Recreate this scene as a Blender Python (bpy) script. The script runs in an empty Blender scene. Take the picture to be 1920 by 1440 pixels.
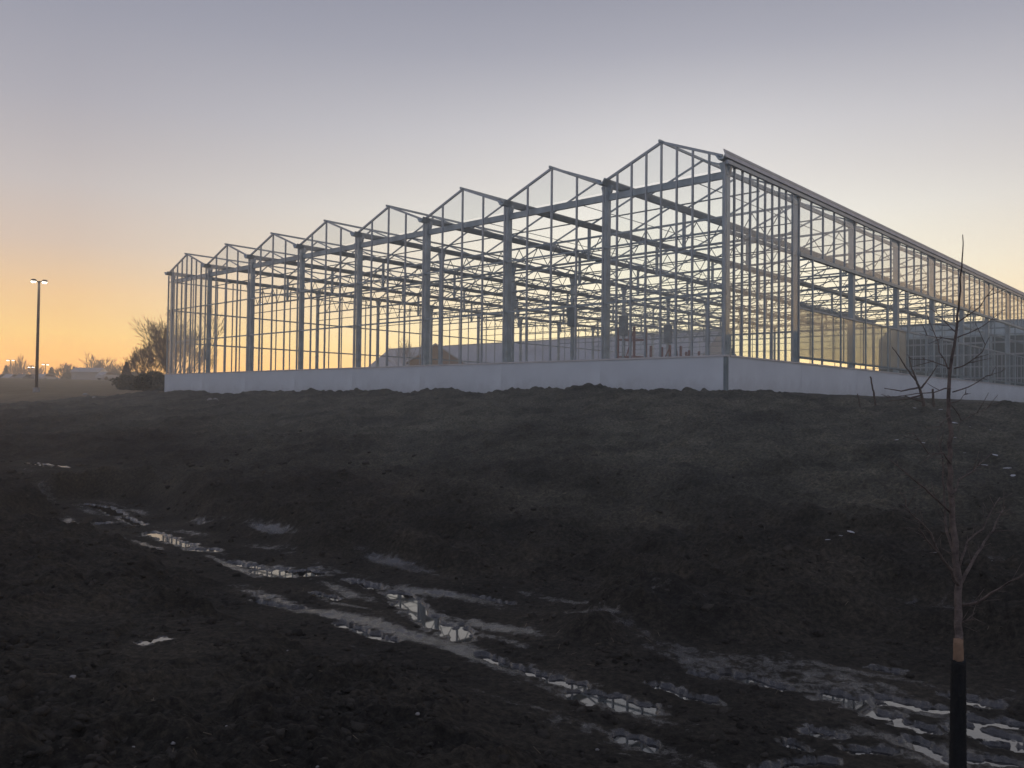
import bpy, math, random
import numpy as np
from mathutils import Matrix, Vector

scene = bpy.context.scene
rng = np.random.default_rng(11)
random.seed(7)

# ------------------------------------------------------------------ camera
EYE = 2.2                       # eye height above the swale floor datum
FPX = 1567.7                    # focal length in photo pixels (1920 wide)
PITCH, ROLL = math.radians(1.384), math.radians(0.662)
cam_data = bpy.data.cameras.new('camera')
cam_data.sensor_width = 36.0
cam_data.lens = 36.0 * FPX / 1920.0
cam_data.clip_start = 0.05
cam_data.clip_end = 5000.0
cam = bpy.data.objects.new('camera', cam_data)
scene.collection.objects.link(cam)
cam.matrix_world = (Matrix.Translation((0, 0, EYE)) @ Matrix.Rotation(math.pi / 2 + PITCH, 4, 'X')
                    @ Matrix.Rotation(ROLL, 4, 'Z'))
scene.camera = cam
CAM_R = cam.matrix_world.to_3x3()

# ------------------------------------------------------------------ sky
def lin(c):
    out = []
    for x in c:
        x /= 255.0
        out.append(x / 12.92 if x <= 0.04045 else ((x + 0.055) / 1.055) ** 2.4)
    return (*out, 1.0)

SUN_AZ = math.radians(12.0)       # degrees right of the view axis (+Y)
world = bpy.data.worlds.new('World')
scene.world = world
world.use_nodes = True
wn, wl = world.node_tree.nodes, world.node_tree.links
wn.clear()
def W(t, **kw):
    n = wn.new(t)
    for k, v in kw.items():
        setattr(n, k, v)
    return n
def wmath(op, a, b=None, clamp=False):
    n = W('ShaderNodeMath', operation=op, use_clamp=clamp)
    for i, s in enumerate((a, b)):
        if s is None:
            continue
        if isinstance(s, (int, float)):
            n.inputs[i].default_value = s
        else:
            wl.new(s, n.inputs[i])
    return n.outputs[0]
geo = W('ShaderNodeTexCoord')
nrm = W('ShaderNodeVectorMath', operation='NORMALIZE')
wl.new(geo.outputs['Generated'], nrm.inputs[0])
sep = W('ShaderNodeSeparateXYZ')
wl.new(nrm.outputs[0], sep.inputs[0])
el = wmath('ARCSINE', sep.outputs['Z'])
elp = wmath('POWER', wmath('MAXIMUM', wmath('DIVIDE', el, math.pi / 2), 0.0), 0.5)
hl = wmath('SQRT', wmath('ADD', wmath('MULTIPLY', sep.outputs['X'], sep.outputs['X']),
                         wmath('MULTIPLY', sep.outputs['Y'], sep.outputs['Y'])))
dotp = wmath('ADD', wmath('MULTIPLY', sep.outputs['X'], math.sin(SUN_AZ)),
             wmath('MULTIPLY', sep.outputs['Y'], math.cos(SUN_AZ)))
cosaz = wmath('DIVIDE', dotp, wmath('MAXIMUM', hl, 0.001))
def ramp(stops):
    n = W('ShaderNodeValToRGB')
    cr = n.color_ramp
    cr.interpolation = 'LINEAR'
    while len(cr.elements) > 1:
        cr.elements.remove(cr.elements[0])
    for i, (d, c) in enumerate(stops):
        p = (d / 90.0) ** 0.5
        e = cr.elements[0] if i == 0 else cr.elements.new(p)
        e.position = p
        e.color = lin(c)
    wl.new(elp, n.inputs[0])
    return n.outputs[0]
rA = ramp([(0, (255, 198, 112)), (2.2, (255, 222, 142)), (4.0, (255, 241, 186)), (6.0, (254, 246, 212)), (9, (249, 246, 224)),
           (12.5, (234, 233, 224)), (15, (219, 217, 214)), (18, (203, 202, 205)), (23, (165, 166, 177)), (27, (144, 146, 160)),
           (38, (124, 128, 150)), (90, (115, 119, 140))])
rB = ramp([(0, (250, 158, 78)), (2.2, (248, 182, 96)), (4.0, (242, 198, 124)), (6.5, (230, 192, 144)), (9.5, (206, 186, 170)),
           (13, (191, 183, 181)), (18, (168, 166, 174)), (23, (150, 151, 164)), (27, (138, 140, 156)),
           (38, (122, 127, 150)), (90, (115, 119, 140))])
rC = ramp([(0, (140, 142, 158)), (4, (166, 164, 176)), (10, (176, 176, 190)), (20, (160, 166, 186)),
           (40, (136, 144, 168)), (90, (115, 119, 140))])
def mrange(v, a, b, smooth=True):
    n = W('ShaderNodeMapRange', interpolation_type='SMOOTHSTEP' if smooth else 'LINEAR')
    wl.new(v, n.inputs['Value'])
    n.inputs['From Min'].default_value = a
    n.inputs['From Max'].default_value = b
    return n.outputs['Result']
def wmix(f, a, b):
    n = W('ShaderNodeMix', data_type='RGBA')
    wl.new(f, n.inputs['Factor'])
    wl.new(a, n.inputs['A'])
    wl.new(b, n.inputs['B'])
    return n.outputs['Result']
azim = wmath('ARCCOSINE', wmath('MINIMUM', wmath('MAXIMUM', cosaz, -1.0), 1.0))
fAB = mrange(azim, math.radians(3), math.radians(40), False)
fBC = mrange(azim, math.radians(40), math.radians(135))
sky_col = wmix(fBC, wmix(fAB, rA, rB), rC)
bg = W('ShaderNodeBackground')
bg.inputs['Strength'].default_value = 1.0
wl.new(sky_col, bg.inputs['Color'])
# the low sky beyond the evening haze is the brightest
boost = wmath('EXPONENT', wmath('DIVIDE', 0.031, wmath('MAXIMUM', sep.outputs['Z'], 0.042)))
wl.new(boost, bg.inputs['Strength'])
nish = W('ShaderNodeTexSky', sky_type='NISHITA')
nish.sun_disc = False
nish.sun_elevation = math.radians(1.0)
nish.sun_rotation = SUN_AZ
bg2 = W('ShaderNodeBackground')
bg2.inputs['Strength'].default_value = 0.01
wl.new(nish.outputs[0], bg2.inputs['Color'])
add = W('ShaderNodeAddShader')
wl.new(bg.outputs[0], add.inputs[0])
wl.new(bg2.outputs[0], add.inputs[1])
wout = W('ShaderNodeOutputWorld')
wl.new(add.outputs[0], wout.inputs['Surface'])

# ------------------------------------------------------------------ sun (just under way, at the horizon)
sl = bpy.data.lights.new('sun', 'SUN')
sl.energy = 0.12
sl.angle = math.radians(6)
sl.color = (1.0, 0.72, 0.42)
sun = bpy.data.objects.new('sun', sl)
scene.collection.objects.link(sun)
sd = Vector((math.sin(SUN_AZ), math.cos(SUN_AZ), math.tan(math.radians(1.5))))
sun.rotation_euler = sd.to_track_quat('Z', 'Y').to_euler()
sun.location = (0, 60, 40)

vs = scene.view_settings
vs.view_transform = 'Standard'
vs.look = 'None'
vs.exposure = 0.0
vs.gamma = 1.0
vs.use_curve_mapping = False
scene.cycles.max_bounces = 8
scene.cycles.transparent_max_bounces = 24
scene.cycles.volume_bounces = 1
scene.cycles.use_denoising = True

# ------------------------------------------------------------------ materials
MATS = {}
def mat(name, color, rough=0.6, metal=0.0, var=0.0, scale=3.0, bump=0.0, bscale=40.0, spec=0.5):
    if name in MATS:
        return MATS[name]
    m = bpy.data.materials.new(name)
    m.use_nodes = True
    n, l = m.node_tree.nodes, m.node_tree.links
    b = n['Principled BSDF']
    b.inputs['Roughness'].default_value = rough
    b.inputs['Metallic'].default_value = metal
    b.inputs['Specular IOR Level'].default_value = spec
    b.inputs['Base Color'].default_value = (*color, 1)
    tc = n.new('ShaderNodeTexCoord')
    if var:
        ns = n.new('ShaderNodeTexNoise')
        ns.inputs['Scale'].default_value = scale
        ns.inputs['Detail'].default_value = 6
        l.new(tc.outputs['Object'], ns.inputs['Vector'])
        cr = n.new('ShaderNodeValToRGB')
        cr.color_ramp.elements[0].position = 0.3
        cr.color_ramp.elements[1].position = 0.7
        cr.color_ramp.elements[0].color = (*[c * (1 - var) for c in color], 1)
        cr.color_ramp.elements[1].color = (*[min(1, c * (1 + var)) for c in color], 1)
        l.new(ns.outputs['Fac'], cr.inputs['Fac'])
        l.new(cr.outputs['Color'], b.inputs['Base Color'])
    if bump:
        n2 = n.new('ShaderNodeTexNoise')
        n2.inputs['Scale'].default_value = bscale
        n2.inputs['Detail'].default_value = 5
        l.new(tc.outputs['Object'], n2.inputs['Vector'])
        bp = n.new('ShaderNodeBump')
        bp.inputs['Strength'].default_value = bump
        bp.inputs['Distance'].default_value = 0.02
        l.new(n2.outputs['Fac'], bp.inputs['Height'])
        l.new(bp.outputs['Normal'], b.inputs['Normal'])
    MATS[name] = m
    return m

STEEL = mat('galvanised_steel', (0.33, 0.39, 0.41), 0.48, 0.35, 0.22, 2.0)
STEEL_D = mat('dull_steel', (0.20, 0.25, 0.26), 0.6, 0.3, 0.25, 2.0)
ALU = mat('aluminium_bar', (0.36, 0.40, 0.42), 0.5, 0.4, 0.15, 1.5)
WALL = mat('pale_render_panel', (0.66, 0.70, 0.72), 0.8, 0, 0.07, 0.7, 0.1, 30)
def stain_wall(m):
    n, l = m.node_tree.nodes, m.node_tree.links
    b = n['Principled BSDF']
    tc = n.new('ShaderNodeTexCoord')
    sx = n.new('ShaderNodeSeparateXYZ')
    l.new(tc.outputs['Object'], sx.inputs[0])
    ns = n.new('ShaderNodeTexNoise')
    ns.inputs['Scale'].default_value = 2.4
    ns.inputs['Detail'].default_value = 10
    ns.inputs['Roughness'].default_value = 0.7
    l.new(tc.outputs['Object'], ns.inputs['Vector'])
    ma = n.new('ShaderNodeMath')
    ma.operation = 'MULTIPLY_ADD'
    l.new(ns.outputs['Fac'], ma.inputs[0])
    ma.inputs[1].default_value = -1.5
    l.new(sx.outputs['Z'], ma.inputs[2])
    mr = n.new('ShaderNodeMapRange')
    mr.inputs['From Min'].default_value = -0.75
    mr.inputs['From Max'].default_value = -0.25
    mr.inputs['To Min'].default_value = 0.2
    mr.inputs['To Max'].default_value = 0.0
    l.new(ma.outputs[0], mr.inputs['Value'])
    src = b.inputs['Base Color'].links[0].from_socket
    mx = n.new('ShaderNodeMix')
    mx.data_type = 'RGBA'
    l.new(mr.outputs[0], mx.inputs['Factor'])
    l.new(src, mx.inputs['A'])
    mx.inputs['B'].default_value = (0.20, 0.17, 0.14, 1)
    l.new(mx.outputs['Result'], b.inputs['Base Color'])
stain_wall(WALL)
SILL = mat('sill_flashing', (0.56, 0.55, 0.54), 0.5, 0.2, 0.1, 2)
FLASH = mat('weathered_flashing', (0.52, 0.50, 0.47), 0.55, 0.2, 0.15, 1.5)
RED = mat('red_paint', (0.22, 0.08, 0.065), 0.5, 0, 0.2, 3)
BARK = mat('grey_brown_bark', (0.10, 0.075, 0.06), 0.9, 0, 0.35, 14, 0.5, 60)
BARKR = mat('reddish_bark', (0.135, 0.105, 0.09), 0.85, 0, 0.5, 22, 0.8, 70)
BAREWOOD = mat('peeled_wood', (0.25, 0.155, 0.095), 0.8, 0, 0.25, 20, 0.4, 70)
GUARD = mat('black_guard_plastic', (0.012, 0.013, 0.014), 0.75, 0, 0.3, 30, 0.4, 120, 0.25)
FARBARK = mat('far_bark', (0.16, 0.115, 0.085), 0.9, 0, 0.2, 1)
NEEDLE = mat('evergreen_foliage', (0.028, 0.042, 0.024), 0.8, 0, 0.4, 4)
SHEDROOF = mat('grey_metal_roof', (0.40, 0.41, 0.43), 0.6, 0.1, 0.12, 0.3)
SHEDWALL = mat('pale_metal_wall', (0.36, 0.35, 0.34), 0.7, 0, 0.1, 0.5)
BARNWALL = mat('brown_board_wall', (0.24, 0.15, 0.09), 0.8, 0, 0.2, 0.8)
TEALROOF = mat('dark_green_glazing', (0.26, 0.32, 0.31), 0.5, 0.0, 0.2, 0.4)
TEALWALL = mat('dark_green_wall', (0.10, 0.135, 0.13), 0.7, 0.0, 0.2, 0.4)
POLEM = mat('bronze_pole', (0.10, 0.075, 0.055), 0.55, 0.3)
WHITEP = mat('white_paint', (0.45, 0.45, 0.46), 0.35)
SILVERP = mat('silver_paint', (0.20, 0.21, 0.22), 0.3, 0.4)
DARKP = mat('dark_paint', (0.05, 0.055, 0.065), 0.3)
TYRE = mat('tyre_rubber', (0.02, 0.02, 0.02), 0.9)
CARGLASS = mat('car_glass', (0.03, 0.035, 0.04), 0.1)
STONE = mat('pale_stone', (0.33, 0.31, 0.29), 0.85, 0, 0.2, 8, 0.4, 30)
SCRAP = mat('dirty_white_sheet', (0.50, 0.50, 0.52), 0.6, 0, 0.2, 20)
WINDOWLIT = bpy.data.materials.new('lit_lamp_lens')
WINDOWLIT.use_nodes = True
_b = WINDOWLIT.node_tree.nodes['Principled BSDF']
_b.inputs['Emission Color'].default_value = (1.0, 0.93, 0.78, 1)
_b.inputs['Emission Strength'].default_value = 9.0

def glass_mat(name, tint, transp, transl, rough):
    m = bpy.data.materials.new(name)
    m.use_nodes = True
    n, l = m.node_tree.nodes, m.node_tree.links
    n.clear()
    out = n.new('ShaderNodeOutputMaterial')
    tr = n.new('ShaderNodeBsdfTransparent')
    tr.inputs['Color'].default_value = (*transp, 1)
    df = n.new('ShaderNodeBsdfDiffuse')
    df.inputs['Color'].default_value = (*tint, 1)
    tl = n.new('ShaderNodeBsdfTranslucent')
    tl.inputs['Color'].default_value = (*tint, 1)
    ad = n.new('ShaderNodeMixShader')
    ad.inputs[0].default_value = 0.6
    l.new(df.outputs[0], ad.inputs[1])
    l.new(tl.outputs[0], ad.inputs[2])
    tc = n.new('ShaderNodeTexCoord')
    ns = n.new('ShaderNodeTexNoise')
    ns.inputs['Scale'].default_value = 1.6
    ns.inputs['Detail'].default_value = 5
    l.new(tc.outputs['Object'], ns.inputs['Vector'])
    mr = n.new('ShaderNodeMapRange')
    mr.inputs['To Min'].default_value = transl * 0.6
    mr.inputs['To Max'].default_value = transl * 1.4
    l.new(ns.outputs['Fac'], mr.inputs['Value'])
    m1 = n.new('ShaderNodeMixShader')
    l.new(mr.outputs[0], m1.inputs[0])
    l.new(tr.outputs[0], m1.inputs[1])
    l.new(ad.outputs[0], m1.inputs[2])
    gl = n.new('ShaderNodeBsdfGlossy')
    gl.inputs['Roughness'].default_value = rough
    lw = n.new('ShaderNodeLayerWeight')
    lw.inputs['Blend'].default_value = 0.5
    pw = n.new('ShaderNodeMath')
    pw.operation = 'POWER'
    l.new(lw.outputs['Facing'], pw.inputs[0])
    pw.inputs[1].default_value = 4.0
    fr = n.new('ShaderNodeMath')
    fr.operation = 'MULTIPLY_ADD'
    l.new(pw.outputs[0], fr.inputs[0])
    fr.inputs[1].default_value = 0.7
    fr.inputs[2].default_value = 0.025
    m2 = n.new('ShaderNodeMixShader')
    l.new(fr.outputs[0], m2.inputs[0])
    l.new(m1.outputs[0], m2.inputs[1])
    l.new(gl.outputs[0], m2.inputs[2])
    l.new(m2.outputs[0], out.inputs['Surface'])
    MATS[name] = m
    return m
GLASS = glass_mat('dusty_clear_glass', (0.60, 0.64, 0.66), (0.97, 0.98, 0.98), 0.035, 0.03)
POLY = glass_mat('milky_twinwall_sheet', (0.86, 0.80, 0.66), (0.93, 0.92, 0.86), 0.42, 0.15)

# ------------------------------------------------------------------ helpers
COL = scene.collection
def tag(o, label=None, cat=None, group=None, kind=None):
    if label:
        o['label'] = label
    if cat:
        o['category'] = cat
    if group:
        o['group'] = group
    if kind:
        o['kind'] = kind
    return o
def obj(name, data, parent=None):
    o = bpy.data.objects.new(name, data)
    COL.objects.link(o)
    if parent:
        o.parent = parent
    return o
def empty(name, loc=(0, 0, 0), rz=0.0):
    o = bpy.data.objects.new(name, None)
    o.empty_display_size = 0.3
    COL.objects.link(o)
    o.location = loc
    o.rotation_euler = (0, 0, rz)
    return o

class MB:
    def __init__(self):
        self.v, self.f = [], []
    def box(self, x0, x1, y0, y1, z0, z1):
        b = len(self.v)
        self.v += [(x0, y0, z0), (x1, y0, z0), (x1, y1, z0), (x0, y1, z0), (x0, y0, z1), (x1, y0, z1), (x1, y1, z1), (x0, y1, z1)]
        self.f += [tuple(b + i for i in q) for q in ((3, 2, 1, 0), (4, 5, 6, 7), (0, 1, 5, 4), (1, 2, 6, 5), (2, 3, 7, 6), (3, 0, 4, 7))]
    def bar(self, p, q, w, h, up=(0, 0, 1)):
        p, q = Vector(p), Vector(q)
        d = (q - p).normalized()
        u = Vector(up)
        s = d.cross(u)
        if s.length < 1e-4:
            s = d.cross(Vector((0, 1, 0)))
        s.normalize()
        u = s.cross(d)
        b = len(self.v)
        for c in (p, q):
            for a, e in ((-1, -1), (1, -1), (1, 1), (-1, 1)):
                self.v.append(tuple(c + s * (a * w / 2) + u * (e * h / 2)))
        self.f += [tuple(b + i for i in q_) for q_ in ((0, 3, 2, 1), (4, 5, 6, 7), (0, 1, 5, 4), (1, 2, 6, 5), (2, 3, 7, 6), (3, 0, 4, 7))]
    def tube(self, pts, rad, n=6, cap=True):
        pts = [Vector(p) for p in pts]
        b0 = len(self.v)
        k = len(pts)
        ref = Vector((0.31, 0.95, 0.07))
        for i, p in enumerate(pts):
            d = (pts[min(i + 1, k - 1)] - pts[max(i - 1, 0)])
            if d.length < 1e-9:
                d = Vector((0, 0, 1))
            d.normalize()
            s = d.cross(ref)
            if s.length < 0.1:
                s = d.cross(Vector((1, 0, 0)))
            s.normalize()
            t = d.cross(s)
            for j in range(n):
                a = 2 * math.pi * j / n
                self.v.append(tuple(p + s * (math.cos(a) * rad[i]) + t * (math.sin(a) * rad[i])))
        for i in range(k - 1):
            for j in range(n):
                a, b = b0 + i * n + j, b0 + i * n + (j + 1) % n
                self.f.append((a, b, b + n, a + n))
        if cap:
            self.f.append(tuple(b0 + j for j in range(n - 1, -1, -1)))
            self.f.append(tuple(b0 + (k - 1) * n + j for j in range(n)))
    def prism(self, prof, axis_from, axis_to, plane='xz'):
        """extrude closed profile [(a,b)] from y0 to y1 (plane xz) or x0 to x1 (plane yz)"""
        b = len(self.v)
        n = len(prof)
        for t in (axis_from, axis_to):
            for a, c in prof:
                self.v.append((a, t, c) if plane == 'xz' else (t, a, c))
        for i in range(n):
            j = (i + 1) % n
            self.f.append((b + i, b + j, b + n + j, b + n + i))
        self.f.append(tuple(b + i for i in range(n - 1, -1, -1)))
        self.f.append(tuple(b + n + i for i in range(n)))
    def mesh(self, name, m, smooth=False):
        me = bpy.data.meshes.new(name)
        me.from_pydata(self.v, [], self.f)
        me.materials.append(m)
        if smooth:
            me.polygons.foreach_set('use_smooth', [True] * len(me.polygons))
        me.validate()
        me.update()
        return me
    def build(self, name, m, parent=None, smooth=False):
        return obj(name, self.mesh(name, m, smooth), parent)

CACHE = {}
def beam(name, p, q, w, h, m, parent, up=(0, 0, 1)):
    """a straight bar as an object of its own; alike bars share mesh data"""
    p, q = Vector(p), Vector(q)
    d = q - p
    L = d.length
    key = ('beam', round(L, 3), w, h, m.name)
    if key not in CACHE:
        b = MB()
        b.box(-L / 2, L / 2, -w / 2, w / 2, -h / 2, h / 2)
        CACHE[key] = b.mesh(name, m)
    o = obj(name, CACHE[key], parent)
    d.normalize()
    u = Vector(up)
    s = u.cross(d)
    if s.length < 1e-4:
        s = Vector((0, 1, 0)).cross(d)
    s.normalize()
    u = d.cross(s)
    M = Matrix((d, s, u)).transposed().to_4x4()
    M.translation = (p + q) / 2
    o.matrix_basis = M
    return o

def ray(px, py):
    d = CAM_R @ Vector(((px - 960.0) / FPX, (720.0 - py) / FPX, -1.0))
    return d
def at(px, py, Y):
    """the point at depth Y (metres along the ground ahead) seen at photo pixel px,py"""
    d = ray(px, py)
    k = Y / d.y
    return Vector((d.x * k, Y, EYE + d.z * k))

# ------------------------------------------------------------------ noise
_perm = np.random.default_rng(3).permutation(4096)
_ga = np.random.default_rng(4).random(4096) * 2 * np.pi
_gx, _gy = np.cos(_ga), np.sin(_ga)
def gnoise(x, y, seed=0):
    x = x + seed * 37.13
    y = y + seed * 91.7
    xi, yi = np.floor(x).astype(np.int64), np.floor(y).astype(np.int64)
    fx, fy = x - xi, y - yi
    u = fx * fx * fx * (fx * (fx * 6 - 15) + 10)
    v = fy * fy * fy * (fy * (fy * 6 - 15) + 10)
    def g(ix, iy, dx, dy):
        h = _perm[(_perm[ix & 4095] + iy) & 4095]
        return _gx[h] * dx + _gy[h] * dy
    a = g(xi, yi, fx, fy)
    b = g(xi + 1, yi, fx - 1, fy)
    c = g(xi, yi + 1, fx, fy - 1)
    d = g(xi + 1, yi + 1, fx - 1, fy - 1)
    return 1.5 * ((a + u * (b - a)) + v * ((c + u * (d - c)) - (a + u * (b - a))))
def sstep(x, a, b):
    t = np.clip((x - a) / (b - a), 0, 1)
    return t * t * (3 - 2 * t)

# ------------------------------------------------------------------ site axes
A1 = math.radians(47.607)
D1 = np.array([-math.sin(A1), math.cos(A1)])     # along the gabled front, away to the left
D2 = np.array([math.cos(A1), math.sin(A1)])      # along the gutters, away to the right
CORNER = np.array([6.7295, 26.408])
BW, BS = 4.8, 5.508
NB, NR = 8, 10
GH_RZ = math.atan2(-D1[1], -D1[0])               # local x points back along the front (u = -x), local y = D2
PAD = EYE + 0.5

# ------------------------------------------------------------------ terrain
_vt = np.arange(-60, 60, 0.1)
_vp = np.interp(_vt, [-60, -6, 0, 2.2, 4.4, 5.6, 7.2, 9, 11, 15, 19, 22.3, 23.6, 60],
                [-0.6, -0.9, -1.6, -1.82, -2.02, -2.16, -2.16, -1.98, -1.68, -0.92, -0.16, 0.38, 0.5, 0.5])
_k = np.exp(-0.5 * (np.arange(-15, 16) / 6.0) ** 2)
_vp = np.convolve(np.pad(_vp, 15, mode='edge'), _k / _k.sum(), 'valid')
def va(X, Y):
    return D2[0] * X + D2[1] * Y, D1[0] * X + D1[1] * Y      # v towards the front wall, a along it
def base(X, Y):
    v, a = va(X, Y)
    z = np.interp(v, _vt, _vp)
    up = sstep(v, 6, 23)
    z = z + np.clip(0.028 * (a - 9), 0, 1.3) * (1 - up)
    z = z - 0.55 * sstep(a, 50, 66) * up                      # pad edge falls off past the far gable
    z = z - np.clip(0.052 * (12.5 - a), 0, 0.75) * sstep(v, 13, 22)       # and along the side wall
    D = np.sqrt(X * X + Y * Y)
    fld = sstep(a, 56, 72) * sstep(v, 10, 24)
    z = z + fld * (np.interp(D, [0, 58, 135, 172, 186, 400], [0, 0, 2.6, 3.65, 3.05, 3.05]))
    # a heap of spoil on the crest
    z = z + 0.30 * np.exp(-(((X - 2.75) / 0.75) ** 2 + ((Y - 28.2) / 0.8) ** 2))
    return z + EYE
def ground_pt(px, py):
    d = ray(px, py)
    t = np.linspace(2.0, 120, 6000)
    zz = EYE + d.z / d.y * t
    b = base(d.x / d.y * t, t)
    i = int(np.argmax(zz < b))
    return np.array([d.x / d.y * t[i], t[i]])

# puddles: polyline in photo pixels -> ground, half width in metres
PUD_PX = [
    ([(500, 1040), (545, 1046), (580, 1046)], 0.216),
    ([(750, 1085), (780, 1112), (815, 1134), (868, 1158)], 0.14),
    ([(1095, 1252), (1150, 1264), (1205, 1278)], 0.120),
    ([(1160, 1310), (1215, 1328)], 0.073),
    ([(285, 962), (330, 980), (352, 988)], 0.122),
    ([(365, 995), (402, 998)], 0.115),
    ([(160, 903), (200, 910), (225, 925)], 0.144),
    ([(232, 930), (262, 945)], 0.101),
    ([(120, 944), (138, 943)], 0.130),
    ([(168, 943), (195, 942)], 0.130),
    ([(205, 972), (213, 974)], 0.086),
    ([(275, 1184), (305, 1179)], 0.061),
    ([(60, 866), (120, 880)], 0.115),
    ([(590, 1082), (632, 1092)], 0.058),
    ([(1840, 1302), (1920, 1308)], 0.080),
    ([(1815, 1318), (1870, 1332)], 0.120),
    ([(1815, 1372), (1900, 1378)], 0.061),
    ([(1560, 1262), (1620, 1270)], 0.120),
    ([(1610, 1278), (1655, 1294)], 0.111),
    ([(1520, 1322), (1560, 1330)], 0.073),
    ([(1600, 1352), (1660, 1356)], 0.061),
    ([(1715, 1342), (1750, 1358), (1778, 1374)], 0.068),
    ([(1690, 1310), (1745, 1322)], 0.073),
    ([(1040, 1228), (1085, 1240)], 0.085),
    ([(1365, 1222), (1425, 1236), (1470, 1246)], 0.073),
    ([(900, 1185), (960, 1205), (1015, 1220)], 0.065),
    ([(640, 1130), (700, 1148), (738, 1158)], 0.072),
    ([(480, 1090), (560, 1104)], 0.058),
    ([(1640, 1200), (1685, 1208)], 0.061),
    ([(1790, 1255), (1860, 1270)], 0.085),
    ([(890, 1085), (960, 1098)], 0.050),
    ([(1480, 1340), (1500, 1344)], 0.061),
    ([(1230, 1240), (1300, 1262), (1340, 1270)], 0.06),
    ([(1660, 1264), (1720, 1274), (1780, 1282)], 0.07),
    ([(1420, 1372), (1500, 1366), (1560, 1368)], 0.05),
    ([(1860, 1345), (1925, 1352)], 0.06),
    ([(1300, 1222), (1340, 1228)], 0.05),
    ([(440, 1022), (480, 1032)], 0.10),
    ([(660, 1062), (710, 1074)], 0.10),
]
PUD = []
for pts, hw in PUD_PX:
    g = np.array([ground_pt(*p) for p in pts])
    PUD.append([g, hw, 0.0])
def dist_poly(X, Y, g):
    best = np.full(X.shape, 1e9)
    for i in range(len(g) - 1):
        p, q = g[i], g[i + 1]
        d = q - p
        t = np.clip(((X - p[0]) * d[0] + (Y - p[1]) * d[1]) / (d @ d), 0, 1)
        best = np.minimum(best, np.hypot(X - p[0] - t * d[0], Y - p[1] - t * d[1]))
    return best

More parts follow.
